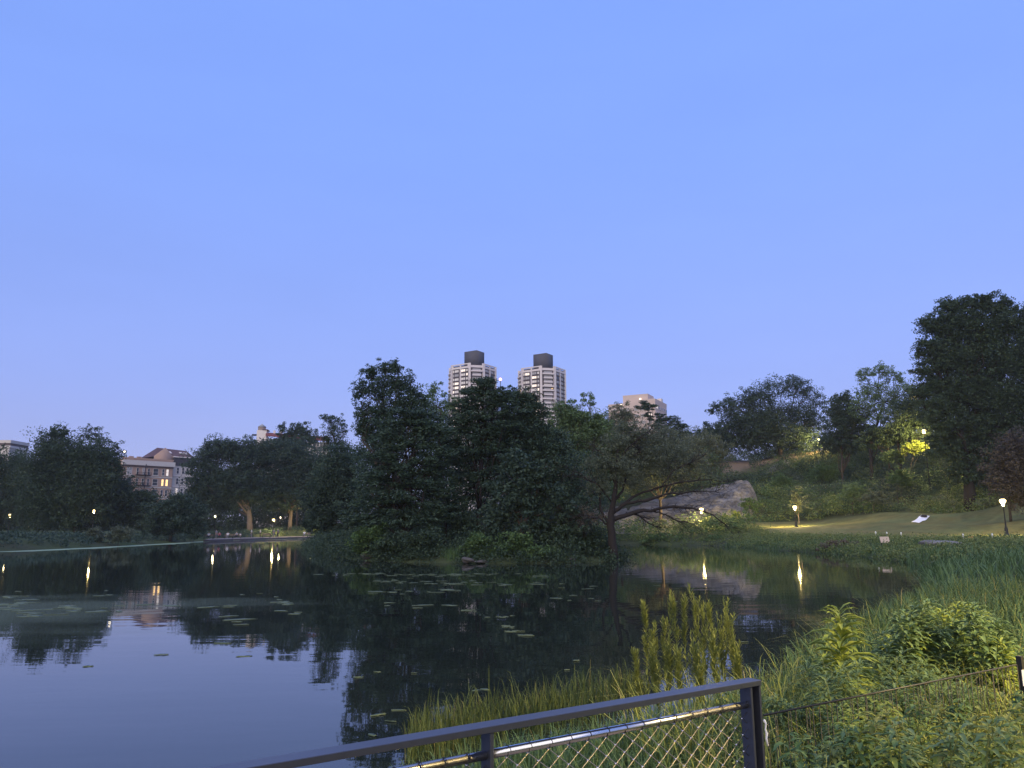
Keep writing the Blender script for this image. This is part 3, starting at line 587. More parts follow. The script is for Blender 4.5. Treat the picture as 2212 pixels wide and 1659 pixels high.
# island ground cover
r, x, y = scatter(8, 7000, -26, 10, 48, 104, lambda x, y: (poly_sd(x, y, ISLE) > -.25) & ((poly_sd(x, y, ISLE) < 1.6) | (np.random.default_rng(1).uniform(size=len(x)) < .45)))
thicket('island_undergrowth', 'dark undergrowth covering the island ground', np.stack([x, y, np.maximum(H(x, y), 0) + r.uniform(.1, 1.3, len(x))*np.clip(.35 + poly_sd(x, y, ISLE)*.4, .25, 1)], 1), r.uniform(.4, .9, len(x)), 46, 'leaf_dark', .19, seed=9)
r = np.random.default_rng(91); C, RA = [], []
for px_ in np.arange(770, 1310, 9):
    for q in range(7):
        ty = np.interp(px_, [770, 800, 900, 1000, 1080, 1180, 1310], [1000, 900, 920, 900, 880, 930, 1000]); p = P(px_ + r.normal()*6, r.uniform(ty, 1195), r.uniform(66, 84)); C.append(tuple(p)); RA.append(r.uniform(.7, 1.3))
thicket('grove_foliage', 'dense dark foliage filling the inside of the grove', np.array(C), RA, 120, 'leaf_pine', .24, seed=92)
# hillside scrub on the right
ROCKP = [(14, 116), (24, 114), (38, 124), (46, 143), (48, 152), (30, 158), (12, 150)]
r, x, y = scatter(10, 9000, 12, 150, 100, 205, lambda x, y: (poly_sd(x, y, LAWN) < -1) & (poly_sd(x, y, ROCKP) < 0) & (poly_sd(x, y, RID) < -1) & (land_sd(x, y) > .5))
nzz = fbm(x*.06, y*.06, 21); k = nzz > .36; x, y, nzz = x[k], y[k], nzz[k]
zz = H(x, y); hh = r.uniform(.3, 2.2, len(x))*np.clip((nzz-.3)*4, .2, 1); hi = nzz > .52
sel = r.uniform(size=len(x)) < .5
thicket('hillside_scrub', 'mixed green scrub covering the slope above the lawn', np.stack([x, y, zz + hh], 1)[sel], (r.uniform(.8, 2.0, len(x)))[sel], 70, 'shrub', .30, seed=11)
thicket('hillside_scrub', 'darker green scrub patches on the slope above the lawn', np.stack([x, y, zz + hh], 1)[~sel], (r.uniform(.8, 2.0, len(x)))[~sel], 70, 'leaf_mid', .30, seed=12)
r = np.random.default_rng(93); C, RA = [], []
for px_ in np.arange(1500, 2260, 6.5):
    for q in range(4):
        d = r.uniform(150, 192) if px_ < 1850 else r.uniform(128, 165); x_ = P(px_, HOR, d).x; C.append((x_, d, h1(x_, d) + abs(r.normal())*2.2*(1 if px_ > 1770 else (.75 if px_ < 1640 else .35)))); RA.append(r.uniform(1.0, 2.0))
thicket('ridge_undergrowth', 'dark undergrowth under the ridge trees', np.array(C), RA, 90, 'leaf_dark', .36, seed=94)
r, x, y = scatter(95, 520, 40, 130, 112, 178, lambda x, y: (poly_sd(x, y, LAWN) < -3) & (poly_sd(x, y, ROCKP) < -3) & (poly_sd(x, y, RID) < -2))
for nm_, mt_, sl in (('light green', 'leaf_light', slice(0, None, 3)), ('grey green', 'leaf_grey', slice(1, None, 3)), ('deep green', 'leaf_blue', slice(2, None, 3))):
    xx_, yy_ = np.repeat(x[sl], 4) + r.normal(size=4*len(x[sl]))*1.1, np.repeat(y[sl], 4) + r.normal(size=4*len(x[sl]))*1.1
    thicket('slope_bushes', nm_ + ' rounded bushes scattered over the slope', np.stack([xx_, yy_, H(xx_, yy_) + r.uniform(.3, 2.4, len(xx_))], 1), r.uniform(.6, 1.4, len(xx_)), 80, mt_, .26, seed=96)
# scrub and tall grass between lawn and water
r, x, y = scatter(13, 5200, 4, 45, 42, 128, lambda x, y: (land_sd(x, y) > -.2) & (poly_sd(x, y, ISLE) < -2) & (poly_sd(x, y, LAWN) < .8) & (poly_sd(x, y, ROCKP) < -1) & ~((x < 25) & (y > 103) & (land_sd(x, y) > 3)))
thicket('shore_scrub', 'green scrub on the bank between lawn and water', np.stack([x, y, H(x, y) + r.uniform(.0, .35, len(x))], 1), r.uniform(.2, .75, len(x))*np.where((y > 100) & (x < 30), .55, 1.0)*(.4 + 1.1*fbm(x*.35, y*.35, 33)), 46, 'shrub', .15, seed=14)
r, x, y = scatter(15, 60000, 8, 60, 18, 90, lambda x, y: (land_sd(x, y) > -.3) & (land_sd(x, y) < 22) & (poly_sd(x, y, LAWN) < 0) & (poly_sd(x, y, ISLE) < -2))
hb_ = np.where(y > 48, .36, .62)*(.35 + 1.3*fbm(x*.4, y*.4, 44)); v = blades(r, np.stack([x, y, H(x, y) - .05], 1), hb_, .045, .8)
tag(link('bank_grass', blade_mesh('bank_grass', *v), M['grass_dark']), 'tall dark grass on the bank below the lawn', None, kind='stuff')

# named shrubs standing out on the slope
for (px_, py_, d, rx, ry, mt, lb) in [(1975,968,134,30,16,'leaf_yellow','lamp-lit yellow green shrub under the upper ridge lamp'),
    (1925,985,136,26,18,'leaf_light','light green shrub left of the lamp-lit yellow shrub'),
    (1845,1060,128,24,20,'leaf_light','pale grey green shrub in the middle of the slope'),
    (1890,1075,124,36,16,'leaf_grey','long grey shrub with thin stems above the lawn'),
    (1945,1030,128,26,22,'leaf_mid','mid green shrub on the slope below the yellow shrub'),
    (1620,1090,128,22,18,'leaf_mid','round green shrub right of the rock face'),
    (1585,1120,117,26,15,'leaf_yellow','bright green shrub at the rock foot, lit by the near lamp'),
    (1690,1045,150,30,20,'leaf_mid','green shrub on the slope above the middle lamp'),
    (1780,1020,155,34,20,'leaf_mid','dark green shrub high on the slope'),
    (1545,1165,98,32,12,'leaf_mid','green waterside shrub below the near lamp'),
    (1650,1168,92,34,12,'leaf_mid','green waterside shrub between the two lower lamps'),
    (1815,1178,66,50,12,'leaf_brown','low brown shrub mound at the water edge'),
    (1420,1165,104,34,12,'leaf_mid','green waterside shrub right of the leaning trunk')]:
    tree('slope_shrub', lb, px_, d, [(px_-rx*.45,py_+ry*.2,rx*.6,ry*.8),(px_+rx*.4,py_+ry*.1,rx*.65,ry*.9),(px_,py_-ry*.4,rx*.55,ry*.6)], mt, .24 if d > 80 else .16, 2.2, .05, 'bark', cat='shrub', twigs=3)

# ------------------------------------------------------------------ rock face, stones, promenade
def rock_sheet(name, top, bot, nu, nv, amp, label, seed, back=5.0):
    top = np.array([tuple(P(*p)) for p in top]); bot = np.array([tuple(P(*p)) for p in bot]); u = np.linspace(0, 1, nu)
    def samp(a): s_ = np.linspace(0, 1, len(a)); return np.stack([np.interp(u, s_, a[:, k]) for k in range(3)], 1)
    T, B = samp(top), samp(bot); vv = np.linspace(0, 1, nv)
    g = B[:, None, :]*(1-vv)[None, :, None] + T[:, None, :]*vv[None, :, None]
    U, V = np.meshgrid(u, vv, indexing='ij')
    bulge = np.sin(np.clip(V, 0, 1)*math.pi)*.9
    st = fbm(U*16 + V*9, V*26 - U*8, seed, 5); big = fbm(U*6, V*4 + U*2, seed+9, 3); cr = np.abs(fbm(U*22 - V*6, V*14 + U*9, seed+3, 3) - .47)
    disp = amp*((st-.5)*2.0 + (big-.5)*2.6 - .9*np.exp(-cr*22)) + bulge
    edge = np.minimum(np.minimum(U, 1-U)*7, 1)*np.minimum(np.minimum(V*6, 1), np.minimum((1-V)*6, 1)); disp = disp*edge - (1-edge)*.5
    nrm = np.array([-.25, -.75, .62]); g = g + disp[..., None]*nrm; g[..., 2] -= 2.6*np.clip((U-.90)/.10, 0, 1)**2 + 1.2*np.clip((V-.88)/.12, 0, 1)**2
    bk = g[:, -1:, :] + np.array([0, back, -3.0]); bt = g[:, :1, :] + np.array([0, 1.0, -3.0])
    g = np.concatenate([bt, g, bk], 1); m, k = g.shape[:2]; ii = np.arange(m*k).reshape(m, k)
    f_ = np.stack([ii[:-1, :-1], ii[1:, :-1], ii[1:, 1:], ii[:-1, 1:]], -1).reshape(-1, 4)
    return tag(link(name, mk_mesh(name, g.reshape(-1, 3), f_), M['rock']), label, 'rock')
rock_sheet('rock_outcrop', [(1180,1090,150),(1280,1086,150),(1370,1078,150),(1440,1068,150),(1500,1050,150),(1560,1036,150),(1600,1028,149),(1632,1036,146)],
           [(1180,1176,112),(1290,1174,111),(1370,1168,111),(1450,1160,112),(1510,1146,116),(1560,1122,123),(1605,1092,132),(1636,1056,141)], 110, 46, .9, 'long sloping grey rock face behind the leaning tree', 31)
rock_sheet('ridge_rock', [(1660,1005,178),(1700,994,180),(1740,988,181),(1765,988,180)], [(1655,1016,172),(1700,1010,173),(1740,1003,174),(1768,996,176)], 40, 14, .5, 'flat grey rock beside the bare path on the ridge', 37)
def boulder(name, c, size, seed, mat, label, cat='stone', flat=.6):
    bm = bmesh.new(); bmesh.ops.create_icosphere(bm, subdivisions=3, radius=1); r = np.random.default_rng(seed); ph = r.uniform(0, 9, 9)
    for v_ in bm.verts:
        p = v_.co; k = 1 + .22*math.sin(p.x*2.3+ph[0])*math.cos(p.y*2.1+ph[1]) + .16*math.sin(p.z*3.7+ph[2]+p.x*1.9) + .07*math.sin(p.x*7+ph[3])*math.sin(p.y*6.1+ph[4]); v_.co = Vector((p.x*k*size[0], p.y*k*size[1], p.z*k*size[2]))
    me = bpy.data.meshes.new(name); bm.to_mesh(me); bm.free(); return tag(link(name, me, M[mat], loc=c), label, cat)
def on_ground(px_, d, dz=0): x = P(px_, HOR, d).x; return Vector((x, d, h1(x, d) + dz))
boulder('flat_rock', P(2040, 1178, 58), (1.5, 1.0, .42), 3, 'rock', 'flat grey rock lying in the grass below the lawn')
boulder('boulder', P(1508, 1147, 112), (.95, .6, .55), 4, 'stone', 'pale boulder at the foot of the near lamp')
boulder('boulder', P(1488, 1149, 112), (.8, .6, .42), 5, 'stone', 'pale low boulder, second from the near lamp')
boulder('boulder', P(1472, 1151, 112), (.6, .5, .34), 6, 'stone', 'small pale boulder, furthest from the near lamp')
boulder('shore_stone', P(1010, 1210, 50.2), (.38, .3, .2), 7, 'stone_dark', 'pinkish stone at the grove edge beside the reeds')
boulder('shore_stone', P(1038, 1213, 50.2), (.45, .3, .1), 8, 'stone_dark', 'flat stone in the water right of the reeds')
boulder('shore_stone', P(1232, 1211, 51.2), (.42, .35, .17), 9, 'stone_dark', 'dim round stone at the grove edge near the leaning tree')
boulder('shore_stone', P(794, 1203, 56.8), (.5, .35, .32), 10, 'stone_dark', 'rounded stone at the left grove edge')
boulder('shore_stone', P(1300, 1208, 53.2), (.3, .25, .14), 12, 'stone_dark', 'small stone just left of the leaning trunk')
pa = [G(690, 1159.5, .35), G(640, 1160.5, .35), G(570, 1162.5, .35), G(500, 1164.5, .35), G(440, 1166.5, .35)]
mbp = MB(); mbk = MB()
for a, b_ in zip(pa[:-1], pa[1:]):
    a2 = a + Vector((-1.0, 6, .15)); b2 = b_ + Vector((-1.0, 6, .15))
    mbp.add([tuple(a)[:2] + (.36,), tuple(b_)[:2] + (.36,), tuple(b2)[:2] + (.56,), tuple(a2)[:2] + (.56,)], [(0, 1, 2, 3)])
    nrm_ = (b_ - a).cross(Vector((0, 0, 1))).normalized(); nrm_ = nrm_ if nrm_.y < 0 else -nrm_
    q = [a + nrm_*.35, b_ + nrm_*.35, b_ - nrm_*.05, a - nrm_*.05]
    mbk.add([(p.x, p.y, z) for z in (-.4, .40) for p in q], [(0,1,5,4),(1,2,6,5),(2,3,7,6),(3,0,4,7),(4,5,6,7)])
struct(mbp.build('promenade', pmat('promenade_paving', (.17, .155, .155), .9, noise=.2, scale=.8)))
struct(mbk.build('promenade_kerb', pmat('kerb_stone', (.07, .065, .07), .9, noise=.2, scale=.6)))

# ------------------------------------------------------------------ buildings
def window(parent, x, z, w, h, y=0.0, pane='glass_dark', frame='limestone', sill=True, depth=.18):
    """a framed window on a facade that looks towards -y; the pane is a sub-part"""
    f_ = box('window', (w, depth, h), (x, y, z), M[frame], parent)
    p = box('pane', ((w-.24)/w, .9, (h-.24)/h), (0, -.14, 0), M[pane], f_)
    m_ = box('glazing_bar', ((w-.2)/w, .9, .10/h), (0, -.2, 0), M[frame], f_)
    if sill: box('sill', ((w+.4)/w, 2.2, .22/h), (0, -.5, -.5 - .11/h), M['limestone'], f_)
    return f_
# brick house with a fire escape
BD = 300.0; Lp = P(266.5, 990, BD); Rp = P(374.5, 998, BD*1.05)
ang = math.atan2(Rp.y - Lp.y, Rp.x - Lp.x); wid = math.hypot(Rp.x - Lp.x, Rp.y - Lp.y); topz = Lp.z
bh = empty('brick_house', (Lp.x, Lp.y, 1.5), ang, 'tan brick apartment house with a cornice, fire escape and two lit windows', 'building')
hz = topz - 1.5
box('wall', (wid, 14, hz), (wid/2, 7, hz/2), M['brick_tan'], bh)
box('cornice', (wid + .8, 1.4, 1.9), (wid/2 + .15, -.1, hz - 1.4), M['limestone'], bh); box('cornice_shadow_strip', (wid + .3, .5, .35), (wid/2, -.25, hz - 2.75), M['dark_band'], bh)  # dark strip below the cornice: its shadow put into the colour
box('parapet', (wid + .2, .7, .55), (wid/2, .2, hz + .28), M['brick_tan'], bh)
kx = wid/108.0                                    # metres per frame pixel along the facade
def fx(zx): return (zx*.0992 + 246.9 - 266.5)*kx  # from the enlarged view to metres
ROWZ = [hz - 4.7, hz - 8.8, hz - 13.0, hz - 17.0]
for ri, z in enumerate(ROWZ):
    for (a, c_, pane) in [(285, 400, 'glass_dark'), (490, 540, 'glass_dark'), (615, 665, 'glass_dark'), (730, 780, 'glass_dark'), (850, 962, 'glass_dark'), (1045, 1098, 'glass_dark'), (1138, 1195, 'glass_dark')]:
        pn = 'win_lit' if (ri == 1 and a > 1000) else ('win_warm' if (ri == 0 and a == 1138) else ('curtain_grey' if (a + ri) % 3 == 0 and ri < 2 else pane))
        window(bh, fx((a+c_)/2), z, fx(c_) - fx(a), 2.7, -.06, pn)
    box('band_course', (wid + .1, .25, .35), (wid/2, -.08, z - 2.05), M['limestone'], bh)
fe = MB()
for z in ROWZ[:3]:
    x0, x1 = fx(470), fx(785); zf = z - 1.35
    fe.bx((x0, -1.5, zf - .22), (x1, -.16, zf)); fe.bx((x0, -1.5, zf + .9), (x1, -1.38, zf + 1.02))
    for k in np.linspace(x0, x1 - .1, 11): fe.bx((k, -1.5, zf), (k + .09, -1.40, zf + .95))
    fe.tube([(x0 + 3.2, -1.2, zf), (x1 - 2.2, -1.2, zf + 4.2)], .14, 4)
fe.build('fire_escape', M['iron'], bh)
for k in (430, 470, 600, 640): box('chimney', (.9, .9, 1.0), (fx(k), 4, hz + .9), M['brick_tan'], bh)
# neighbour with a gabled dark roof and white front
nd = BD*1.06; nL = P(374.6, 1003, nd); nh = empty('white_house', (nL.x, nL.y, 1.5), ang, 'white fronted house with dark mansard and sloping skylit roof', 'building')
nw = 9.0; nz_ = nL.z - 1.5 - .5
box('wall', (nw, 12, nz_), (nw/2, 6, nz_/2), M['limestone'], nh)
box('mansard', (nw + .4, 1.2, 3.4), (nw/2, .3, nz_ + 1.7), M['roof_dark'], nh); box('eave', (nw + .8, 1.6, .4), (nw/2, .1, nz_ + 3.6), M['white_wall'], nh)
rf = MB(); z0 = nz_ + 3.8; rf.add([(-7.6, .6, z0 - .4), (nw, .4, z0), (nw, 8, z0 + 3.4), (-3.6, 8, z0 + 3.9), (-7.6, 14, z0 - .4), (nw, 14, z0)], [(0, 1, 2, 3), (3, 2, 5, 4)], [(0, 3, 4)])
roof_o = rf.build('roof', M['roof_brown'], nh)
gb = MB(); gb.add([(-7.8, .2, z0 - 2.6), (-.15, .2, z0 - 3.2), (-.15, .2, z0 - .2), (-3.6, .2, z0 + 3.3), (-7.8, .2, z0 - .3), (-7.8, 1.0, z0 - 2.6), (-.15, 1.0, z0 - 3.2), (-.15, 1.0, z0 - .2), (-3.6, 1.0, z0 + 3.3), (-7.8, 1.0, z0 - .3)],
   [(0, 1, 2, 4), (5, 9, 7, 6), (0, 4, 9, 5), (4, 3, 8, 9), (3, 2, 7, 8), (2, 1, 6, 7)], [(4, 2, 3), (9, 8, 7)]); gb.build('gable', M['brick_tan'], nh)
for k in (1.2, 6.0, 8.0): box('skylight', (1.1, 2.0, .25), (k - 1.0, 4.4, z0 + 1.95), M['white_wall'], roof_o, rot=(R(24), 0, 0))
for ri, z in enumerate([nz_ - 2.0, nz_ - 6.4, nz_ - 10.6, nz_ - 14.6]):
    for k in (2.0, 4.2, 6.0, 7.8): window(nh, k, z, 1.05, 2.7, -.06, 'win_warm' if (ri == 2 and k == 2.0) else 'glass_dark', 'white_wall')
    box('band_course', (nw + .1, .35, .5), (nw/2, -.1, z - 2.1), M['white_wall'], nh)
# rooftop floodlight on the brick house corner
fl = empty('rooftop_floodlight', tuple(P(268, 990, BD + .5)), 0, 'dazzling white floodlight on the roof corner of the brick house', 'lamp')
MB().tube([(0, 0, -.2), (0, 0, 2.2)], .12, 6).build('pole', M['iron'], fl); box('lamp_head', (1.3, .5, .9), (0, .1, 2.6), M['iron'], fl); box('lens', (.8, .1, .5), (0, -.22, 2.6), M['lamp_white'], fl)
# building with the water tank
wd = 400.0; o_ = P(548, 942, wd); wt = empty('tank_house', (o_.x, o_.y, 2), 0.12, 'white penthouse building with a rooftop water tank and red cornice', 'building'); zz_ = o_.z - 2; pxm = wd/FPX
def wx(zx): return (zx*.124 + 521.2 - 548)*pxm
def wz(zy): return zz_ - (zy*.124 + 888.7 - 942)*pxm
box('wall', (wx(1500) - wx(230), 14, wz(520)), (wx(865), 9, wz(520)/2), M['limestone'], wt)
box('penthouse', (wx(410) - wx(245), 6, wz(310) - wz(540)), ((wx(410)+wx(245))/2, 6, (wz(310)+wz(540))/2), M['white_wall'], wt)
box('penthouse_roof', (wx(430) - wx(340), 6.4, .5), (wx(385), 6, wz(305)), M['roof_brown'], wt)
cr_ = MB(); cr_.add([(wx(405), 2, wz(372)), (wx(1500), 2, wz(448)), (wx(1500), 2, wz(510)), (wx(405), 2, wz(420)), (wx(405), 9, wz(330)), (wx(1500), 9, wz(400))], [(0, 3, 2, 1), (0, 1, 5, 4)]); cr_.build('cornice', M['cornice_red'], wt)
for k in (440, 500, 560, 625, 1260, 1310, 1370, 1430): window(wt, wx(k), wz(465 + .07*(k-405) + 75), 1.6, 5.0, 1.92, 'glass_dark', 'white_wall', False, depth=.3)
for k in (530, 640): box('roof_vent', (1.0, 1.0, 1.6), (wx(k), 6, wz(330)), M['white_wall'], wt)
tk = MB(); tk.lathe([(wx(365)-wx(297), 0), (wx(365)-wx(297), wz(235)-wz(345))], (wx(297), 8, wz(345)), 18); tko = tk.build('water_tank', M['tank_wood'], wt)
MB().lathe([(wx(372)-wx(297), 0), (.05, wz(178)-wz(236))], (wx(297), 8, wz(236)), 18).build('tank_roof', M['tank_roof'], tko)
lg = MB(); [lg.tube([(wx(k), 8 + q, wz(470)), (wx(k), 8 + q, wz(345))], .14, 5) for k in (250, 345) for q in (-1, 1)]; lg.build('tank_stand', M['iron'], tko)
MB().bx((wx(150), 5, wz(395)), (wx(245), 8, wz(375))).bx((wx(150), 5, wz(520)), (wx(160), 5.4, wz(395))).build('roof_canopy', M['iron'], wt)
# pale cornice at the far left edge
o_ = P(-30, 951, 330); fl_ = empty('pale_house', (o_.x, o_.y, 2), 0, 'pale stone cornice of a house at the left picture edge', 'building'); zq = o_.z - 2; wq = P(25.5, 951, 330).x - o_.x
box('wall', (wq - .6, 12, zq - 3.4), ((wq-.6)/2, 6, (zq-3.4)/2), M['limestone'], fl_); box('cornice', (wq, 13, 1.3), (wq/2, 6, zq - .65), M['limestone'], fl_); box('frieze', (wq - .4, 12.6, 1.1), (wq/2, 6, zq - 1.85), M['dark_band'], fl_); box('moulding', (wq - .1, 12.8, 1.0), (wq/2, 6, zq - 2.9), M['limestone'], fl_)
# twin towers: squares with cut corners
def tower(cx, d, roofy, th, label, lit):
    A, B_ = 14.6, 9.4; half = A/2 + B_*.7071
    c_ = P(cx, roofy, d); base = 6.0; hgt = c_.z - base
    t_ = empty('apartment_tower', (c_.x, c_.y + half*.9, base), -R(th), label, 'building', 'twin apartment towers')
    # local frame: long face A looks to -y, chamfer B looks to (+x,-y), face C to +x
    a = A/2; ring = [(-a, -half), (a, -half), (half, -a), (half, a), (a, half), (-a, half), (-half, a), (-half, -a)]
    core = MB(); n = 8; kk = .965; core.add([(x*kk, y*kk, 0) for x, y in ring] + [(x*kk, y*kk, hgt - 1.0) for x, y in ring], [(i, (i+1) % n, n + (i+1) % n, n + i) for i in range(n)] + [(8, 9, 10, 15), (10, 11, 14, 15), (11, 12, 13, 14)]); core.build('core_wall', M['dark_band'], t_)
    for x, y in ring: box('pier', (1.5, 1.5, hgt), (x*.985, y*.985, hgt/2), M['concrete'], t_, rot=(0, 0, math.atan2(y, x)))
    step = 2.78; nfl = 15
    faces = [(0, -half, 0, A, 'flat'), ((a+half)/2, -(a+half)/2, 45, B_, 'balc'), (half, 0, 90, A, 'flat'), (-(a+half)/2, -(a+half)/2, -45, B_, 'balc')]
    low = hgt - 2.6 - nfl*step
    r_ = random.Random(int(cx))
    for fi, (mx_, my_, rz, wd_, kind) in enumerate(faces):
        ca, sa = math.cos(R(rz)), math.sin(R(rz))
        def place(name, u, out, z, size, mat, par=t_): return box(name, size, (mx_ + ca*u + sa*out, my_ + sa*u - ca*out, z), M[mat], par, rot=(0, 0, R(rz)))
        place('wall_panel', 0, -.12, low/2, (wd_ - 1.2, .5, low), 'concrete')
        if kind == 'flat':
            place('parapet', 0, .05, hgt - .35, (wd_ - 1.2, .7, .7), 'concrete'); place('roof_beam', 0, .05, hgt - 2.6, (wd_ - 1.2, .7, 1.3), 'concrete')
            for u in (-wd_/2 + 1.0, 0, wd_/2 - 1.0): place('parapet_post', u, .03, hgt - 1.3, (1.0, .6, 1.4), 'concrete')
            place('pier', 0, .02, hgt/2 - 1.5, (.95, .7, hgt - 3), 'concrete')
            for k in range(nfl):
                z = hgt - 4.6 - k*step
                place('spandrel', 0, -.10, z - 1.35, (wd_ - 1.4, .4, .55), 'dark_band')
                for u, w_ in ((-wd_*.385, 1.0), (-wd_*.215, 3.4), (wd_*.15, 3.6), (wd_*.36, 1.4)):
                    q = r_.random(); pn = ('curtain' if q < .62 else ('win_warm' if q < .84 else 'curtain_grey')) if fi == 0 else ('curtain_grey' if q < .75 else ('win_lit' if q > .985 else 'glass_dark'))  # front face: pale curtains and glowing panes carry the reflected west sky
                    w0 = place('window', u, -.02, z, (w_, .34, 1.75), 'dark_band'); box('pane', (.92, .9, .9), (0, -.12, 0), M[pn], w0)
                    if w_ > 2: box('mullion', (.04, .9, .92), (.12, -.2, 0), M['dark_band'], w0)
        else:
            place('roof_beam', 0, .0, hgt - 2.2, (wd_ - 1.2, .7, 1.5), 'concrete')
            for k in range(nfl):
                z = hgt - 4.6 - k*step
                wide_ = wd_ - 1.6 if k % 6 in (0, 3, 4) else wd_ - 3.4
                place('balcony', 0, .55, z - .75, (wide_, 1.5, .95), 'concrete'); w0 = place('window', 0, -.05, z + .45, (wd_ - 3.2, .3, 1.2), 'dark_band'); box('pane', (.9, .9, .85), (0, -.12, 0), M['curtain_grey' if r_.random() < .8 else 'curtain'], w0)
                if k == 4 and lit: box('lamp', (.5, .3, .5), (wd_*.25 - 0, 0, 0), M['win_lit'], t_).location = (mx_ + ca*2.6 + sa*.5, my_ + sa*2.6 - ca*.5, z + .5)
    mech = MB(); mw = 5.1; mh = 11.0; mech.bx((-mw, -mw*.9, hgt + .6), (mw, mw*.9, hgt + mh)); mech.bx((-mw*.75, -mw*.7, hgt - 1), (mw*.75, mw*.7, hgt + .6)); mo = mech.build('plant_room', M['mech'], t_); mo.location = (.3, 1.5, 0)
    return t_
tower(1019, 500, 786, 32, 'left one of the twin pale towers with dark rooftop block', False)
tower(1172, 500, 792, 32, 'right one of the twin pale towers with dark rooftop block', True)
# pink terrace building
pd_ = 330.0; o_ = P(1414.7, 861, pd_); pk = empty('pink_building', (o_.x, o_.y, 8), R(-27), 'pinkish stepped apartment block behind the umbrella pine', 'building'); pz = o_.z - 8
# local: -x/-y corner faces; long face along -x looking to -y, side face along +y looking to +x
LW, SW = 21.5, 18.0
box('wall', (LW, SW, pz - 1), (-LW/2, SW/2, (pz-1)/2), M['brick_pink'], pk); box('parapet', (8.5, SW + .1, 1.4), (-4.2, SW/2, pz - .65), M['brick_pink'], pk)
box('penthouse', (11.5, 9, 5.4), (-9.8, 7.5, pz + .3), M['brick_pink'], pk); box('roof_slab', (15, 10, .7), (-9.8, 7.0, pz - 1.9), M['white_wall'], pk); box('stair_head', (2.0, 2.5, 1.8), (-1.0, SW*.62, pz + .6), M['white_wall'], pk)
for ri in range(6):
    z = pz - 4.0 - ri*3.0
    for u in (-18.5, -15.5, -12.5, -8.5, -5.5, -2.5): window(pk, u, z, 1.9, 1.5, -.06, 'win_warm' if (ri*5 + int(-u)) % 7 == 0 else 'curtain_grey', 'white_wall', False)
    box('balcony', (7.5, 1.6, .9), (-14.5, -.7, z - 1.4), M['brick_pink'], pk)
    for u in (2.2, 5.2, 8.2, 11.2, 14.2, 16.6):
        w0 = box('window', (.3, 1.7, 1.5), (.02, u, z + .6), M['limestone'], pk); box('pane', (.9, .85, .8), (.2, 0, 0), M['win_warm' if (ri == 0 and u < 3) else 'glass_dark'], w0)
for k, (x_, z_) in enumerate([(1382, 864), (1374, 873), (1343, 873)]):
    pass
for u, z in ((-15.3, pz - 1.6), (-7.4, pz + .8)):
    lp_ = box('wall_lamp', (.5, .3, .5), (u, -.3 if z < pz else 2.6, z), M['lamp_white'], pk)
# red rooftop light between the towers
rl = empty('aviation_light', tuple(P(1081, 822, 480)), 0, 'pink rooftop warning light right of the left tower', 'lamp'); MB().tube([(0, 0, -12), (0, 0, 0)], .25, 6).build('mast', M['iron'], rl); MB().lathe([(.3, 0), (.8, .4), (.8, 1.2), (.3, 1.6)], (0, 0, 0), 10).build('lens', M['pink_light'], rl)

# ------------------------------------------------------------------ park lamps
def lamp(px_, py_, d, label, power=900, glow='lamp_glow', rad=.31, group='lit park lamps', xyz=None, col=(1.0, .72, .26)):
    hd = Vector(xyz) if xyz else P(px_, py_, d); gz = h1(hd.x, hd.y); hgt = hd.z - gz
    o = empty('lamp_post', (hd.x, hd.y, gz), 0, label, 'lamp', group)
    MB().lathe([(.24, -.2), (.24, .12), (.17, .2), (.15, .7), (.11, .8), (.075, 1.0), (.06, hgt*.6), (.05, hgt - .60), (.09, hgt - .56), (.07, hgt - .50), (.02, hgt - .46)], (0, 0, 0), 10).build('post', M['iron'], o, smooth=True)
    MB().lathe([(.08, -.22), (rad*.75, -.15), (rad, .02), (rad*.92, .14), (rad*.62, .24)], (0, 0, hgt), 12).build('globe', M[glow], o, smooth=True)
    MB().lathe([(rad*.80, .245), (rad*.55, .33), (.06, .42), (.035, .55), (.01, .6)], (0, 0, hgt), 10).build('cap', M['iron'], o, smooth=True)
    rb = MB()
    for k in range(4):
        a = k*math.pi/2 + .4; c_, s_ = math.cos(a), math.sin(a); rb.tube([(.03*c_, .03*s_, hgt - .50), (.16*c_, .16*s_, hgt - .34), ((rad+.02)*c_, (rad+.02)*s_, hgt + .02), (rad*.7*c_, rad*.7*s_, hgt + .25)], .010, 4)
    rb.build('cage', M['iron'], o)
    ld_ = bpy.data.lights.new('lamp_bulb', 'POINT'); ld_.energy = power*4.5; ld_.color = col; ld_.shadow_soft_size = .06
    lo_ = bpy.data.objects.new('lamp_bulb', ld_); COL.objects.link(lo_); lo_.parent = o; lo_.location = (0, 0, hgt - .32)
    return o
lamp(1515, 1101, 114, 'lit lamp post in front of the rock face', 1500)
lamp(1717, 1096, 117, 'lit lamp post beside the thin young tree at the lawn edge', 1500)
lamp(2166, 1083, 80, 'lit lamp post standing on the lawn at the right', 1100)
lamp(1769, 948, 176, 'lit lamp among leaves on the ridge left of the airy tree', 1500)
lamp(1996, 931, 131, 'lit lamp on the ridge above the yellow green shrub', 2200)
lamp(21, 1113, 178, 'small lit lamp at the far left under dark trees', 300, rad=.22)
lamp(203, 1104, 150, 'small lit lamp under the tall broad dark tree', 300, rad=.20)
lamp(196, 1116, 205, 'faint lit lamp just below another lamp under the tall dark tree', 200, rad=.20)
lamp(465, 1115, 222, 'small white lamp at the left end of the promenade', 300, 'lamp_white', .22)
lamp(591, 1123, 194, 'brightest yellow lamp on the promenade between two trunks', 1000, rad=.34)
lamp(606, 1118, 222, 'tiny lamp just behind the brightest promenade lamp', 100, 'lamp_white', .16)
lamp(674, 1122, 208, 'white lamp at the right end of the promenade', 300, 'lamp_white', .25)
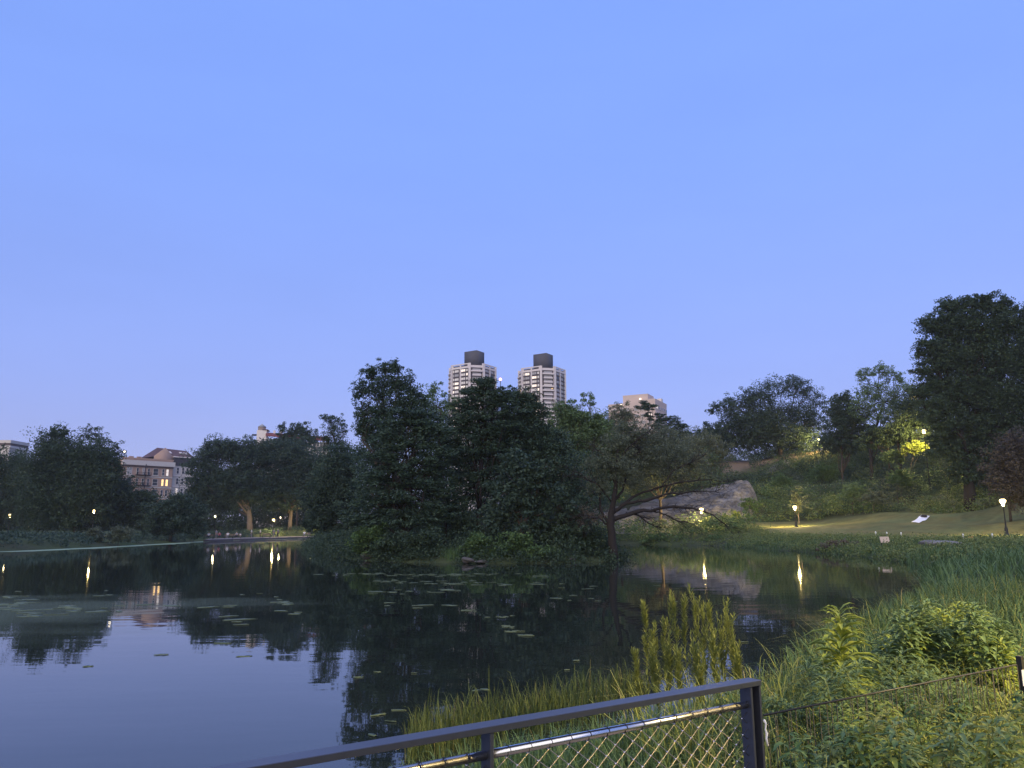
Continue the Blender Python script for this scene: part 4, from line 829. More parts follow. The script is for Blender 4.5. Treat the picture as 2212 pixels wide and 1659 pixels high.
lamp(0, 0, 0, 'lit lamp post beyond the wire fence, right of the leafy clump', 1250, xyz=(8.3, 5.0, 4.3))

# ------------------------------------------------------------------ people on the promenade
def skinned(name, chains, sub=1):
    """one continuous body grown over joint chains: list of [(x,y,z,r), ...] rooted at the first point"""
    bm = bmesh.new(); sk = bm.verts.layers.skin.verify(); seen = {}
    for ch in chains:
        prev = None
        for (x, y, z, r_) in ch:
            key = (round(x, 3), round(y, 3), round(z, 3))
            if key not in seen:
                v_ = bm.verts.new((x, y, z)); v_[sk].radius = (r_, r_); v_[sk].use_root = len(seen) == 0; seen[key] = v_
            v_ = seen[key]
            if prev is not None and prev is not v_ and not bm.edges.get((prev, v_)): bm.edges.new((prev, v_))
            prev = v_
    me = bpy.data.meshes.new(name); bm.to_mesh(me); bm.free(); o = bpy.data.objects.new(name, me); COL.objects.link(o)
    o.modifiers.new('s', 'SKIN'); m2 = o.modifiers.new('u', 'SUBSURF'); m2.levels = sub; m2.render_levels = sub
    dg = bpy.context.evaluated_depsgraph_get(); out = bpy.data.meshes.new_from_object(o.evaluated_get(dg)); bpy.data.objects.remove(o); out.name = name
    return out
def arms(sh, fwd, drop, s): return [(0, 0, sh, .10), (s*.19, 0, sh - .02, .065), (s*.25, fwd*.3, sh - .28, .045), (s*.24, fwd, sh - drop, .036), (s*.24, fwd*1.1 + .02*0, sh - drop - .09, .03)]
PEL = (0, 0, .93, .14)
stand = dict(body=[[PEL, (0, 0, 1.15, .12), (0, 0, 1.42, .10), (0, -.01, 1.52, .05), (0, -.02, 1.60, .085), (0, -.02, 1.69, .08)], arms(1.42, -.08, .55, 1)[0:1] and [(0, 0, 1.42, .10)] + arms(1.42, -.08, .55, 1)[1:], [(0, 0, 1.42, .10)] + arms(1.42, -.05, .56, -1)[1:],
    [PEL, (.10, 0, .85, .095), (.12, -.03, .48, .06), (.12, .02, .08, .04), (.13, -.10, .03, .035)], [PEL, (-.10, 0, .85, .095), (-.12, .02, .48, .06), (-.12, .06, .08, .04), (-.13, -.06, .03, .035)]],
    shirt=[[(0, 0, .98, .155), (0, 0, 1.2, .15), (0, 0, 1.41, .13)], [(0, 0, 1.41, .13), (.19, 0, 1.40, .085), (.235, -.02, 1.22, .07)], [(0, 0, 1.41, .13), (-.19, 0, 1.40, .085), (-.235, -.02, 1.22, .07)]],
    trousers=[[(0, 0, .95, .16), (.10, 0, .84, .11), (.12, -.03, .48, .078), (.12, .02, .12, .06)], [(0, 0, .95, .16), (-.10, 0, .84, .11), (-.12, .02, .48, .078), (-.12, .06, .12, .06)]],
    hair=[[(0, .02, 1.66, .09), (0, .0, 1.74, .07)]])
PS = (0, 0, .50, .14)
sit = dict(body=[[PS, (0, .02, .72, .12), (0, .04, 1.0, .10), (0, .02, 1.10, .05), (0, 0, 1.18, .085), (0, 0, 1.27, .08)], [(0, .04, 1.0, .10), (.19, .03, .98, .065), (.25, -.05, .74, .045), (.18, -.28, .64, .036), (.14, -.34, .63, .03)], [(0, .04, 1.0, .10), (-.19, .03, .98, .065), (-.25, -.05, .74, .045), (-.18, -.28, .64, .036), (-.14, -.34, .63, .03)],
    [PS, (.10, -.05, .50, .095), (.13, -.45, .50, .065), (.13, -.46, .08, .04), (.13, -.57, .03, .035)], [PS, (-.10, -.05, .50, .095), (-.13, -.45, .50, .065), (-.13, -.46, .08, .04), (-.13, -.57, .03, .035)]],
    shirt=[[(0, 0, .54, .155), (0, .02, .76, .15), (0, .04, .99, .13)], [(0, .04, .99, .13), (.19, .03, .97, .085), (.235, -.03, .80, .07)], [(0, .04, .99, .13), (-.19, .03, .97, .085), (-.235, -.03, .80, .07)]],
    trousers=[[(0, 0, .51, .16), (.10, -.05, .51, .11), (.13, -.45, .51, .08), (.13, -.46, .12, .06)], [(0, 0, .51, .16), (-.10, -.05, .51, .11), (-.13, -.45, .51, .08), (-.13, -.46, .12, .06)]],
    hair=[[(0, .03, 1.24, .09), (0, .01, 1.32, .07)]])
POSE = {}
for nm, ps in (('stand', stand), ('sit', sit)): POSE[nm] = {k: skinned(k, ch) for k, ch in ps.items()}
def person(px_, d, pose, shirt, trousers, rz, label, sc=1.0, z=None):
    x = P(px_, HOR, d).x; z = z if z is not None else max(h1(x, d), .55)
    o = empty('person', (x, d, z), rz, label, 'person', 'people on the promenade'); o.scale = (sc,)*3
    for k, mt in (('body', 'skin'), ('shirt', shirt), ('trousers', trousers), ('hair', 'hair')):
        c_ = bpy.data.objects.new(k, POSE[pose][k]); COL.objects.link(c_); c_.parent = o
        if not c_.data.materials: c_.data.materials.append(M[mt])
        c_.material_slots[0].link = 'OBJECT'; c_.material_slots[0].material = M[mt]
    return o
def shore_d(px_): return G(px_, np.interp(px_, [430, 500, 600, 690], [1168.5, 1166, 1163.5, 1161]), .35).y
def bench(px_, d, rz, label):
    x = P(px_, HOR, d).x; o = empty('park_bench', (x, d, max(h1(x, d), .55)), rz, label, 'bench', 'benches on the promenade')
    for k in range(4): box('seat_slat', (1.8, .09, .04), (0, -.18 + k*.115, .45), M['wood_deck'], o)
    for k in range(3): box('back_slat', (1.8, .04, .09), (0, .30, .58 + k*.13), M['wood_deck'], o)
    for sx in (-.8, .8): MB().bx((sx-.03, -.24, 0), (sx+.03, -.18, .44)).bx((sx-.03, .24, 0), (sx+.03, .30, .9)).bx((sx-.03, -.24, .38), (sx+.03, .3, .43)).build('leg', M['iron'], o)
    return o
for (a, dd, lb) in [(452, 5.6, 'bench at the far left end of the promenade'), (495, 5.6, 'bench left of the thick pale trunk'), (512, 5.6, 'bench next to the thick pale trunk'), (576, 6.2, 'bench below the brightest promenade lamp')]: bench(a, shore_d(a) + dd, 0, lb)
for (a, dd, ps, sh, tr, rz, lb, sc) in [
    (452, 5.4, 'sit', 'shirt_white', 'trousers_dark', 0, 'seated person in white at the far left of the promenade', 1),
    (468, 3.6, 'stand', 'shirt_grey', 'trousers_grey', 1.2, 'standing person in pale grey, leftmost upright figure on the promenade', 1),
    (475, 5.0, 'sit', 'shirt_red', 'trousers_dark', .3, 'seated person in a red top', 1),
    (493, 5.4, 'sit', 'shirt_white', 'trousers_grey', 0, 'seated person in white left of the thick trunk', 1),
    (512, 5.4, 'sit', 'shirt_grey', 'trousers_dark', 0, 'seated person in grey beside the thick trunk', 1),
    (520, 3.4, 'stand', 'shirt_white', 'trousers_grey', .6, 'small child in white near the thick trunk', .6),
    (544, 3.0, 'stand', 'shirt_white', 'trousers_grey', -1.4, 'walker in a bright white shirt right of the thick trunk', 1.05),
    (563, 3.0, 'stand', 'shirt_white', 'trousers_dark', -1.3, 'walker in a bright white shirt, left of the brightest lamp', 1.05),
    (592, 3.4, 'stand', 'shirt_grey', 'trousers_grey', 1.5, 'walker in grey under the brightest lamp', 1.05),
    (601, 3.0, 'stand', 'shirt_grey', 'trousers_dark', 1.4, 'walker with dark legs, right of the brightest lamp', 1.1),
    (658, 6.0, 'sit', 'shirt_white', 'trousers_grey', 0, 'seated person in white at the right end of the promenade', 1.05),
    (668, 6.4, 'sit', 'shirt_grey', 'trousers_grey', 0, 'seated person in grey at the right end of the promenade', 1.0)]:
    person(a, shore_d(a) + dd, ps, sh, tr, rz, lb, sc)
bench(663, shore_d(663) + 6.3, 0, 'bench at the right end of the promenade')

# ------------------------------------------------------------------ things on and below the lawn
def drape(name, quad, mat, label, cat, nu=22, nv=12, lift=.05, seed=2):
    q = [Vector(p) for p in quad]; vs = []; 
    for i in range(nu):
        for j in range(nv):
            u, w_ = i/(nu-1), j/(nv-1); p = (q[0]*(1-u) + q[1]*u)*(1-w_) + (q[3]*(1-u) + q[2]*u)*w_; vs.append((p.x, p.y))
    vs = np.array(vs); z = H(vs[:, 0], vs[:, 1]) + lift + .10*fbm(vs[:, 0]*1.6, vs[:, 1]*1.6, seed)
    ii = np.arange(nu*nv).reshape(nu, nv); f_ = np.stack([ii[:-1, :-1], ii[1:, :-1], ii[1:, 1:], ii[:-1, 1:]], -1).reshape(-1, 4)
    o = link(name, mk_mesh(name, np.c_[vs, z], f_), M[mat], smooth=True); mdf = o.modifiers.new('t', 'SOLIDIFY'); mdf.thickness = .02
    return tag(o, label, cat)
bl = on_ground(1988, 96); 
def gp(px_, py_, d0=96):
    # where the view ray meets the lawn
    v_ = ray(px_, py_); lo, hi = 60.0, 140.0
    ys = np.linspace(lo, hi, 400); t_ = ys/v_.y; g_ = H(EYE.x + v_.x*t_, ys) - (EYE.z + v_.z*t_); k = np.argmax(g_ > 0); return Vector((v_.x*t_[k], ys[k], 0)) if g_[k] > 0 else on_ground(px_, d0)
drape('picnic_blanket', [gp(1969, 1129), gp(1986, 1131), gp(2009, 1116), gp(1990, 1114)], 'cloth_white', 'white blanket spread on the lawn', 'blanket')
bg_p = gp(1996, 1119); bgo = MB(); bgo.lathe([(.30, 0), (.36, .12), (.30, .3), (.12, .4)], (0, 0, 0), 10); me_ = bgo.mesh('dark_bag'); me_.transform(Matrix.Diagonal((1.0, 2.0, .8, 1)))
tag(link('dark_bag', me_, M['cloth_dark'], loc=(bg_p.x, bg_p.y, h1(bg_p.x, bg_p.y) + .08), smooth=True), 'dark bag lying on the white blanket', 'bag')
for (a, b_, d, lb) in [(1892, 1156, 72, 'white stake left of the tan sign'), (1916, 1157, 72, 'white stake just right of the tan sign top'), (1947, 1158, 70, 'white stake between the tan sign and the flat rock'), (2081, 1162, 64, 'white stake at the right end of the flat rock'), (2144, 1161, 66, 'white stake left of the right lamp post')]:
    p = P(a, b_, d); gz = h1(p.x, d); MBo = MB().lathe([(.035, -.1), (.035, p.z - gz + .12), (.06, p.z - gz + .14), (.06, p.z - gz + .30), (.02, p.z - gz + .34)], (0, 0, 0), 8)
    tag(link('marker_stake', MBo.mesh('marker_stake'), M['white_paint'], loc=(p.x, d, gz)), lb, 'stake', 'white stakes below the lawn')
def signboard(px_, py_, d, w, h, mat, label):
    p = P(px_, py_, d); gz = h1(p.x, d); o = empty('small_sign', (p.x, d, gz), 0, label, 'sign')
    box('panel', (w, .05, h), (0, 0, p.z - gz), M[mat], o, rot=(R(-20), 0, 0))
    for s_ in (-.35*w, .35*w): box('leg', (.05, .05, p.z - gz), (s_, .05, (p.z - gz)/2 - .03), M['iron'], o)
signboard(1911, 1166, 62, .72, .50, 'sign_tan', 'tan information sign in the bank grass below the lawn')
signboard(2098, 1164, 64, .48, .40, 'sign_orange', 'small orange sign right of the flat rock')

# ------------------------------------------------------------------ floating leaves on the lake
r = np.random.default_rng(77)
pad_me = []
for k in range(6):
    n = 12; a = np.linspace(.25, 2*math.pi - .25 + .0, n); rr = .5*(1 + .12*r.normal(size=n)); v = [(0, 0, 0)] + [(math.cos(t_)*q, math.sin(t_)*q, .02*r.uniform(-1, 1)) for t_, q in zip(a, rr)]
    vv = np.array(v + [(x, y, z - .03) for x, y, z in v]); m = n + 1
    f3 = [(0, i, i+1) for i in range(1, n)] + [(m, m+i+1, m+i) for i in range(1, n)]; f4 = [(i, m+i, m+i+1, i+1) for i in range(1, n)] + [(0, 1, m+1, m)[::-1], (0, n, m+n, m)]
    me_ = mk_mesh('lily_pad', vv, [np.array(f4), np.array(f3)]); me_.materials.append(M['lily']); pad_me.append(me_)
spots = []
def band(n, x0, x1, y0, y1, smin, smax, lab, clus=None):
    for k in range(n):
        px_ = r.uniform(x0, x1); py_ = r.uniform(y0, y1)
        spots.append((px_, py_, r.uniform(smin, smax), lab))
FAR = 'floating leaf patch in the drift in front of the grove'; MIDL = 'floating leaf patch on the left open water'; NEARL = 'floating leaf on the dark water near the railing'
for (cx, cy, w, h, n) in [(760,1240,70,3,9),(870,1242,80,3,13),(980,1243,60,4,14),(1060,1240,50,2,8),(850,1256,60,4,10),(950,1258,50,4,10),(1000,1262,40,3,7),(860,1278,40,5,8),(960,1275,40,4,6),(1060,1260,30,3,5),(1180,1262,60,6,5),(1250,1290,60,6,4),(900,1300,60,8,5),(1150,1245,60,3,4),(1290,1275,40,6,3)]:
    for k in range(n): spots.append((cx + r.normal()*w*.6, cy + r.normal()*h*.7, r.uniform(.25, .8), FAR))
for (cx, cy, w, h, n) in [(1010,1319,20,2,6),(1085,1332,22,2,5),(1110,1360,28,5,9),(1135,1372,16,3,4)]:
    for k in range(n): spots.append((cx + r.normal()*w*.6, cy + r.normal()*h*.8, r.uniform(.18, .34), 'floating leaf in the cluster on the middle of the dark water'))
for (cx, cy, w, h, n) in [(30,1290,50,8,9),(20,1305,40,6,8),(150,1310,70,4,9),(190,1320,60,5,8),(60,1330,40,6,7),(210,1285,40,6,3),(330,1310,40,3,3),(470,1310,30,2,4),(600,1305,40,4,5),(520,1345,50,8,4),(640,1325,30,8,4),(560,1290,60,6,4),(40,1318,40,4,6)]:
    for k in range(n): spots.append((cx + r.normal()*w*.6, cy + r.normal()*h*.8, r.uniform(.3, .9), MIDL))
for (cx, cy, s_) in [(1245,1428,.30),(1047,1490,.26),(1030,1492,.2),(895,1455,.16),(1225,1448,.16),(775,1464,.22),(815,1452,.16),(860,1535,.2),(818,1545,.2),(845,1560,.16),(805,1590,.2),(530,1418,.35),(190,1440,.4),(480,1390,.5),(350,1415,.4),(1600,1388,.35),(1570,1358,.2),(1460,1300,.3),(1500,1290,.3),(1850,1342,.5),(1860,1368,.6),(1420,1265,.4)]: spots.append((cx, cy, s_, NEARL))
for i, (px_, py_, sz, lb) in enumerate(spots):
    p = G(px_, py_, 0)
    if float(land_sd(np.array([p.x]), np.array([p.y]))[0]) > -.3: continue
    o = bpy.data.objects.new('lily_pad', pad_me[i % 6]); COL.objects.link(o); o.location = (p.x, p.y, .010 + .0015*(i % 5)); o.rotation_euler = (0, 0, r.normal()*.35); o.scale = (sz*r.uniform(.4, 1.0), sz*r.uniform(.16, .30), .25)
    tag(o, lb, 'lily pad', lb.replace('leaf patch', 'leaves').replace('floating leaf ', 'floating leaves '))

# ------------------------------------------------------------------ boardwalk railing
DECK = 0.60; RZ = 1.67
e0 = G(1645, 1469, RZ); e1 = G(1065, 1568, RZ)         # near edge of the top bar at the end post and at the middle post
E0 = Vector((e0.x, e0.y, 0)); u = (Vector((e1.x, e1.y, 0)) - E0); span = u.length; u.normalize(); nrm = Vector((0, 0, 1)).cross(u)
if nrm.y < 0: nrm = -nrm                                # away from the camera
rail = empty('boardwalk_railing', (E0.x, E0.y, DECK), math.atan2(u.y, u.x), 'dark metal boardwalk railing with wire mesh and a steel tube', 'railing')
sgn = 1.0 if (Matrix.Rotation(math.atan2(u.y, u.x), 3, 'Z') @ Vector((0, 1, 0))).dot(nrm) > 0 else -1.0
# local axes: x runs along the rail from the end post to the left, y*sgn points away from the camera, z from the deck
def ly(v): return v*sgn
zt = RZ - DECK
def lbox(name, x0, x1, y0, y1, z0, z1, mat, par=rail):
    ya, yb = sorted((ly(y0), ly(y1))); bm = bmesh.new(); bmesh.ops.create_cube(bm, size=1)
    for v_ in bm.verts: v_.co = Vector(((x0+x1)/2 + v_.co.x*(x1-x0), (ya+yb)/2 + v_.co.y*(yb-ya), (z0+z1)/2 + v_.co.z*(z1-z0)))
    bmesh.ops.bevel(bm, geom=bm.edges[:], offset=.0015, segments=1, affect='EDGES'); me = bpy.data.meshes.new(name); bm.to_mesh(me); bm.free(); return link(name, me, M[mat], par)
XE = 0.0
lbox('top_bar', XE, 3.2, 0, .058, zt - .018, zt, 'paint_dark')
PB = (.004, .054)
lbox('post', XE, XE + .010, *PB, -.02, zt - .0185, 'paint_dark'); lbox('post', XE + .045, XE + .055, *PB, -.02, zt - .0185, 'paint_dark'); lbox('post_web', XE + .0102, XE + .0448, .040, .050, -.02, zt - .0185, 'paint_dark')
posts = [span, span*2 + .02]
for x_ in posts: lbox('post', x_ - .006, x_ + .006, *PB, -.02, zt - .0185, 'paint_dark'); lbox('post_flange', x_ - .020, x_ - .0062, .042, .052, -.02, zt - .0187, 'paint_dark')
ZT = zt - .018 - .062; ZB = .10; yt = ly(.029)
bays = [(XE + .056, span - .0065), (span + .0065, posts[1] - .0065)]
for bi, (x0, x1) in enumerate(bays):
    for z_ in (ZT, ZB): MB().tube([(x0, yt, z_), (x1, yt, z_)], .0125, 14).build('tube_rail', M['steel'], rail, smooth=True)
    CW, CH = .072, .053; z1 = ZT - .016; z0 = ZB + .016; nx = int((x1 - x0)/CW)
    slope = CH/CW; wire_id = 0
    for dirn in (1, -1):
        k0 = x0 - (z1 - z0)/slope; k = k0
        while k < x1 + (z1 - z0)/slope:
            # line x = k + dirn*(z1-z)/slope
            pa_ = []
            for z_ in (z1, z0): pa_.append((k + dirn*(z1 - z_)/slope, z_))
            (xa, za), (xb, zb) = pa_; 
            def clip(xa, za, xb, zb):
                t0, t1 = 0.0, 1.0; dx = xb - xa
                for bnd, lowr in ((x0, True), (x1, False)):
                    if abs(dx) < 1e-9: continue
                    tt = (bnd - xa)/dx
                    if (dx > 0) == lowr: t0 = max(t0, tt)
                    else: t1 = min(t1, tt)
                return t0, t1
            t0, t1 = clip(xa, za, xb, zb)
            if t1 - t0 > .01:
                q0 = (xa + (xb-xa)*t0, yt + dirn*.0011, za + (zb-za)*t0); q1 = (xa + (xb-xa)*t1, yt + dirn*.0011, za + (zb-za)*t1)
                MB().tube([q0, q1], .0014, 5).build('wire', M['wire'], rail)
            k += CW
    fer = MB(); row = 0; z_ = z1
    kx0 = x0 - (z1 - z0)/slope
    nrow = int((z1 - z0)/(CH/2))
    for rw in range(0, nrow + 1):
        z_ = z1 - rw*CH/2
        # crossings: k1 + s = k2 - s
        xx = kx0 + ((rw % 2)*CW/2) + math.ceil((x0 - kx0)/CW)*CW - CW
        off = (z1 - z_)/slope
        base_ = (kx0 + off - x0) % (CW)
        # lines of the first family pass at x = kx0 + i*CW + off, second at kx0 + j*CW - off
        if abs(((2*off)/CW) - round((2*off)/CW)) > .02: continue
        x_ = kx0 + off + math.ceil((x0 - kx0 - off)/CW)*CW
        while x_ < x1: fer.tube([(x_ - .0045, yt, z_), (x_ + .0045, yt, z_)], .0027, 6); x_ += CW
    fo = fer.build('ferrules', M['steel'], rail); fo['kind'] = 'stuff'
    for z_, sg in ((ZT, 1), (ZB, -1)):
        x_ = kx0 + math.ceil((x0 - kx0)/CW)*CW
        while x_ < x1 - .01:
            th = np.linspace(0, 2*math.pi, 13); MB().tube([(x_ + .010*(t_/6.28 - .5), yt + .0142*math.cos(t_), z_ + .0142*math.sin(t_)) for t_ in th], .0011, 4).build('lacing', M['iron'], rail)
            x_ += CW
# a knotted white string on the end post
st = MB(); p0 = Vector((XE - .006, ly(.005), zt - .135)); pts = [(p0.x, p0.y, p0.z), (p0.x - .008, p0.y, p0.z - .012), (p0.x - .004, p0.y, p0.z - .03), (p0.x - .010, p0.y, p0.z - .045), (p0.x - .006, p0.y, p0.z - .06), (p0.x - .012, p0.y, p0.z - .085)]
so = st.tube(pts, [.005, .004, .003, .005, .004, .0035], 6).mesh('tied_string'); so.transform(rail.matrix_basis if False else Matrix.Translation(rail.location) @ Matrix.Rotation(rail.rotation_euler.z, 4, 'Z'))
tag(link('tied_string', so, M['paper']), 'knotted white string hanging on the railing end post', 'string')
# deck boards under the railing
deck = empty('boardwalk', (0, 0, 0)); struct(deck)
for k in range(16):
    c_ = Vector((E0.x, E0.y, 0)) + u*(-.35 + k*.24) - nrm*.75
    box('plank', (.232, 1.9, .05), (c_.x, c_.y, DECK - .026), M['wood_deck'], deck, rot=(0, 0, math.atan2(u.y, u.x)))
for s_ in (.1, -1.3):
    c_ = Vector((E0.x, E0.y, 0)) + u*1.5 + nrm*(s_ - .1); box('joist', (4.0, .1, .9), (c_.x, c_.y, DECK - .052 - .45), M['wood_deck'], deck, rot=(0, 0, math.atan2(u.y, u.x)))

# low wire fence at the right
fa_ = G(1650, 1545, 1.12); fb_ = G(2196, 1436, 1.12); fd = Vector((fb_.x - fa_.x, fb_.y - fa_.y, 0)); fln = fd.length; fd.normalize()
fen = empty('wire_fence', (fa_.x, fa_.y, 0), math.atan2(fd.y, fd.x), 'low dark wire fence half hidden in tall grass', 'fence')
MB().tube([(0, 0, 1.12), (fln*.5, 0, 1.12), (fln, 0, 1.12)], .006, 6).build('top_rail', M['iron'], fen); MB().tube([(0, 0, .55), (fln, 0, .55)], .004, 5).build('lower_rail', M['iron'], fen)
pk_me = MB().tube([(0, 0, .2), (0, 0, 1.12)], .0026, 5).mesh('picket'); pk_me.materials.append(M['iron'])
for k in np.arange(.03, fln, .055):
    o = bpy.data.objects.new('picket', pk_me); COL.objects.link(o); o.parent = fen; o.location = (k, 0, 0); o.rotation_euler = (0, R(random.Random(int(k*1000)).uniform(-1.5, 1.5)), 0)
box('post', (.04, .04, 1.12), (fln + .06, 0, .62), M['iron'], fen); 
pp = G(2206, 1462, 1.02); tag(box('paper_notice', (.05, .006, .12), (fb_.x + fd.x*.07, fb_.y + fd.y*.07 - .035, 1.02), M['paper'], None, rot=(0, 0, 0)), 'white paper notice fixed on the fence end post', 'notice')

# ------------------------------------------------------------------ foreground plants
def lance(r, base, dirv, L, Wd, droop):
    """pointed leaves from base along dirv, bending down by droop"""
    n = len(base); dirv = dirv/np.linalg.norm(dirv, axis=1)[:, None]; side = np.cross(dirv, [0, 0, 1.0]); side /= np.linalg.norm(side, axis=1)[:, None] + 1e-9
    L = np.broadcast_to(L, (n,))*r.uniform(.8, 1.2, n); Wd = np.broadcast_to(Wd, (n,))*r.uniform(.8, 1.2, n); dn = np.array([0, 0, -1.0])
    def at(t_): return base + dirv*(L*t_)[:, None] + dn*(L*droop*t_*t_)[:, None]
    w = side*(Wd/2)[:, None]; lift = np.array([0, 0, 1.0])*(Wd*.18)[:, None]
    v = np.stack([at(0), at(.35) + w*.9 + lift, at(.35) - w*.9 + lift, at(.35), at(.7) + w*.7 + lift, at(.7) - w*.7 + lift, at(.7), at(1.0)], 1).reshape(-1, 3); o = np.arange(n)[:, None]*8
    f4 = np.concatenate([o + [[3, 1, 4, 6]], o + [[2, 3, 6, 5]]]); f3 = np.concatenate([o + [[0, 1, 3]], o + [[0, 3, 2]], o + [[6, 4, 7]], o + [[5, 6, 7]]])
    return v, f4, f3
def stalk(name, px_, py_top, d, label, mat, nleaf, L, Wd, group=None, lean=(0, 0), droop=.35, elev=.9, side_br=0, seed=0, cat='plant', stem=.006, crown=.35, spread=.45):
    r = np.random.default_rng(seed*31 + int(px_)); top = P(px_, py_top, d); bx_, by_ = top.x - lean[0], top.y - lean[1]; gz = h1(bx_, by_)
    base = Vector((bx_, by_, max(gz, -.1) - .03)); o = empty(name, base, 0, label, cat, group); T = np.array(top - base)
    tt = np.linspace(0, 1, 7); path = np.stack([T[0]*tt**1.6, T[1]*tt**1.6, T[2]*tt], 1); path[1:-1, :2] += r.normal(size=(5, 2))*.006
    sm = MB().tube(path, np.linspace(stem, stem*.35, 7), 5); B, Dv, Ls = [], [], []
    def along(pth, n, t0, Lk):
        for k in range(n):
            t_ = t0 + (1-t0)*(k + r.uniform(0, .6))/n; i = t_*(len(pth)-1); j = min(int(i), len(pth)-2); p = pth[j] + (pth[j+1]-pth[j])*(i-j); a = k*2.4 + r.normal()*.3
            e = elev*(.55 + .8*t_) + r.normal()*.12; B.append(p); Dv.append([math.cos(a)*math.cos(e), math.sin(a)*math.cos(e), math.sin(e)]); Ls.append(Lk*(1 - .45*max(0, t_-.75)/.25)*(.7 + .5*min(1, t_*2)))
    along(path, nleaf, crown, L)
    for k in range(side_br):
        i = r.uniform(.35, .92); j = min(int(i*6), 5); p = path[j] + (path[j+1]-path[j])*(i*6-j); a = r.uniform(0, 6.28); ln = T[2]*r.uniform(.12, .3)*(1.15 - i*.6)
        e = np.array([math.cos(a)*spread, math.sin(a)*spread, .95])*ln; q = np.stack([p, p + e*.5 + [0, 0, -.01], p + e], 0); sm.tube(q, [stem*.5, stem*.35, stem*.2], 4, cap=False); along(q, max(6, int(nleaf*.35)), .1, L*.8)
    sm.build('stem', M['weed' if mat != 'leaf_yellow' else 'leaf_yellow'], o, smooth=True)
    v, f4, f3 = lance(r, np.array(B), np.array(Dv), np.array(Ls), np.array(Ls)*Wd/L, droop); link('leaves', mk_mesh('leaves', v, [f4, f3]), M[mat], o, smooth=True)
    return o
GW = 'feathery weeds beside the railing'
for k, (a, b_, d) in enumerate([(1372,1405,8.6),(1392,1300,9.3),(1412,1345,9.0),(1432,1330,9.6),(1455,1285,9.4),(1478,1300,9.8),(1498,1285,9.2),(1516,1310,9.6),(1530,1298,9.0),(1548,1325,9.4),(1562,1290,9.7),(1578,1335,9.3),(1445,1370,8.6),(1490,1365,8.5),(1540,1380,8.4),(1405,1400,8.3),(1590,1400,8.8),(1518,1400,8.2),(1465,1410,8.2)]):
    stalk('feathery_weed', a, b_, d, 'upright feathery weed stalk in the stand behind the railing end', 'weed', 60, .095, .017, GW, lean=(rng.normal()*.05, rng.normal()*.05), side_br=13, seed=k, droop=.15, elev=.95, crown=.25, spread=.24)
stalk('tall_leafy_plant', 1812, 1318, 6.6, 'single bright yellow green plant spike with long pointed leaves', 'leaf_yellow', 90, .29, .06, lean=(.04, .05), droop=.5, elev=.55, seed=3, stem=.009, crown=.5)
GB = 'leafy stalks beyond the wire fence'
for k in range(48):
    r_ = np.random.default_rng(500 + k); a = r_.uniform(1900, 2165); b_ = np.interp(a, [1900, 1960, 2040, 2100, 2165], [1370, 1310, 1290, 1300, 1330]) + r_.uniform(0, 60)
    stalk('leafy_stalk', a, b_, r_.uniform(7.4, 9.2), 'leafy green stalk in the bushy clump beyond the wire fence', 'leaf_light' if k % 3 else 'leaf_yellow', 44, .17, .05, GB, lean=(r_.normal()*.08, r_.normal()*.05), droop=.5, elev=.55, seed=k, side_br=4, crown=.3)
for k in range(34):
    r_ = np.random.default_rng(700 + k); a = r_.uniform(1670, 2150); b_ = np.interp(a, [1670, 1760, 1900, 2150], [1470, 1400, 1410, 1400]) + r_.uniform(0, 90)
    stalk('leafy_stalk', a, b_, r_.uniform(5.6, 7.2), 'narrow-leaved stalk rising from the lamp-lit grass by the wire fence', 'leaf_light', 50, .16, .02, 'narrow-leaved stalks in the grass', lean=(r_.normal()*.1, r_.normal()*.05), droop=.5, elev=.5, seed=k, side_br=5, crown=.25)
for k in range(70):
    r_ = np.random.default_rng(900 + k); a = r_.uniform(1690, 2230); d_ = r_.uniform(3.4, 5.6); b_ = np.interp(a, [1690, 1900, 2230], [1535, 1495, 1450]) + (5.6 - d_)*26 + r_.uniform(0, 100)
    stalk('weedy_stalk', a, b_, d_, 'leafy weed stalk pushing through the wire fence', ['weed', 'leaf_mid', 'leaf_yellow', 'leaf_light'][k % 4], 34, .11, .034, 'weeds along the wire fence', lean=(r_.normal()*.1, r_.normal()*.06), droop=.6, elev=.45, seed=k, side_br=5, crown=.2)
# tall grass of the near bank
r, x, y = scatter(61, 60000, 1.0, 16, 2.6, 20, lambda x, y: (land_sd(x, y) > -.15) & (x > .75*(y - 1.6)*0 + 1.0) & (np.abs(x/np.maximum(y, .1)) < 1.2) & ~((x < 2.0) & (y < 4.0)))
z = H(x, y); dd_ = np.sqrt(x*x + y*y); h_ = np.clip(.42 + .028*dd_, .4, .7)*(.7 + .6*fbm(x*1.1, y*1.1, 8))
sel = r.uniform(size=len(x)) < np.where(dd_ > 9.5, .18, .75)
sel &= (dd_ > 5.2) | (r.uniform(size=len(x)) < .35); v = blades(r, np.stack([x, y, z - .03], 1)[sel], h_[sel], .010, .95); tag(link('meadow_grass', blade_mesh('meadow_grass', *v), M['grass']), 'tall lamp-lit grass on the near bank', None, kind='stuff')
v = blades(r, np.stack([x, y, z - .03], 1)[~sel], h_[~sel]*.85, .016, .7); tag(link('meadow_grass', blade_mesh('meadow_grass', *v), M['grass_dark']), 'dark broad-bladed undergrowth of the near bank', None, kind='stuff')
rr_, x, y = scatter(62, 1500, 1.2, 14, 2.8, 16, lambda x, y: (land_sd(x, y) > .1) & ~((x < 2.0) & (y < 4.0)))
thicket('low_weeds', 'low leafy weeds between the near grass', np.stack([x, y, H(x, y) + rr_.uniform(.05, .4, len(x))], 1), rr_.uniform(.10, .25, len(x)), 34, 'weed', .055, .45, seed=63)
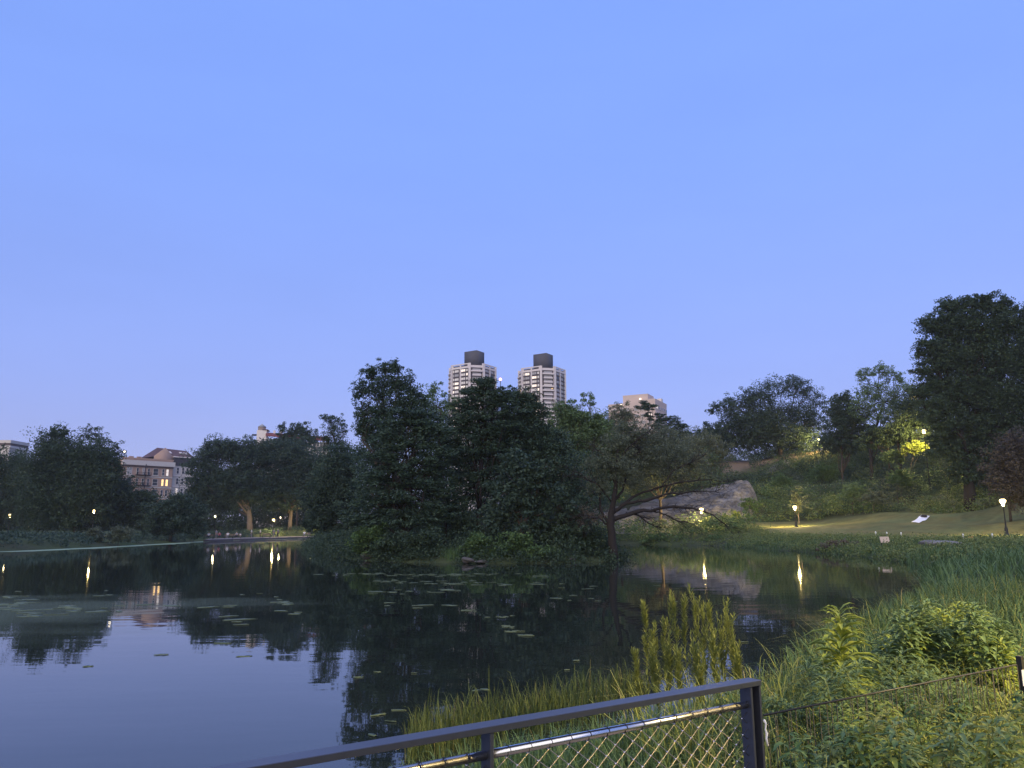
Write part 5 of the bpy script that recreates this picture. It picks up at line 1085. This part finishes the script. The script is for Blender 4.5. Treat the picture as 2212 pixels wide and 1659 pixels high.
# reeds standing in the near water
r = np.random.default_rng(64); B = []
for k in range(5200):
    t_ = r.uniform(); px_ = 840 + t_*560; py_ = np.interp(px_, [860, 960, 1100, 1200, 1340], [1610, 1570, 1545, 1520, 1490]) + abs(r.normal())*34; p = G(px_, py_, 0)
    if fbm(p.x*1.3, p.y*1.3, 14) < .40 + .25*abs(2*t_-1)**3: continue
    B.append((p.x, p.y, -.12))
B = np.array(B); v = blades(r, B, .36 + .09*r.normal(size=len(B)), .010, .30); tag(link('reeds', blade_mesh('reeds', *v), M['reed']), 'yellowish reeds standing in the water behind the railing', None, kind='stuff')
B = []
for k in range(900):
    px_ = r.choice([975, 990, 1065]) + r.normal()*(12 if r.uniform() < .7 else 5); p = G(px_, 1214 + r.uniform(-4, 2), 0); B.append((p.x, p.y, -.05))
B = np.array(B); v = blades(r, B, .9, .03, .25); tag(link('reeds', blade_mesh('reeds', *v), M['leaf_mid']), 'green reed tufts at the grove edge', None, kind='stuff')
# dark grass close below the railing
r, x, y = scatter(65, 26000, -2.5, 3.2, 3.2, 10, lambda x, y: (land_sd(x, y) > -.35) & (y > 2.9 + .25*np.abs(x)))
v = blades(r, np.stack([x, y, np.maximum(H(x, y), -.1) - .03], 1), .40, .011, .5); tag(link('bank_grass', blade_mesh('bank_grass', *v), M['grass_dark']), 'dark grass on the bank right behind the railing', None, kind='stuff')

# ------------------------------------------------------------------ evening haze
HZ_DENS = 0.00013
hm = bpy.data.materials.new('haze'); hm.use_nodes = True; ht = hm.node_tree; ht.nodes.remove(ht.nodes['Principled BSDF'])
pv = ht.nodes.new('ShaderNodeVolumePrincipled'); pv.inputs['Color'].default_value = (.80, .86, 1.0, 1); pv.inputs['Density'].default_value = HZ_DENS; pv.inputs['Anisotropy'].default_value = 0.0
ht.links.new(pv.outputs[0], ht.nodes['Material Output'].inputs['Volume'])
hb = MB().bx((-2600, -420, -3.2), (2600, 2200, 128)); ho = hb.build('haze', hm); tag(ho, 'thin evening haze over the lake and the city', None, kind='stuff')
S.cycles.volume_bounces = 1
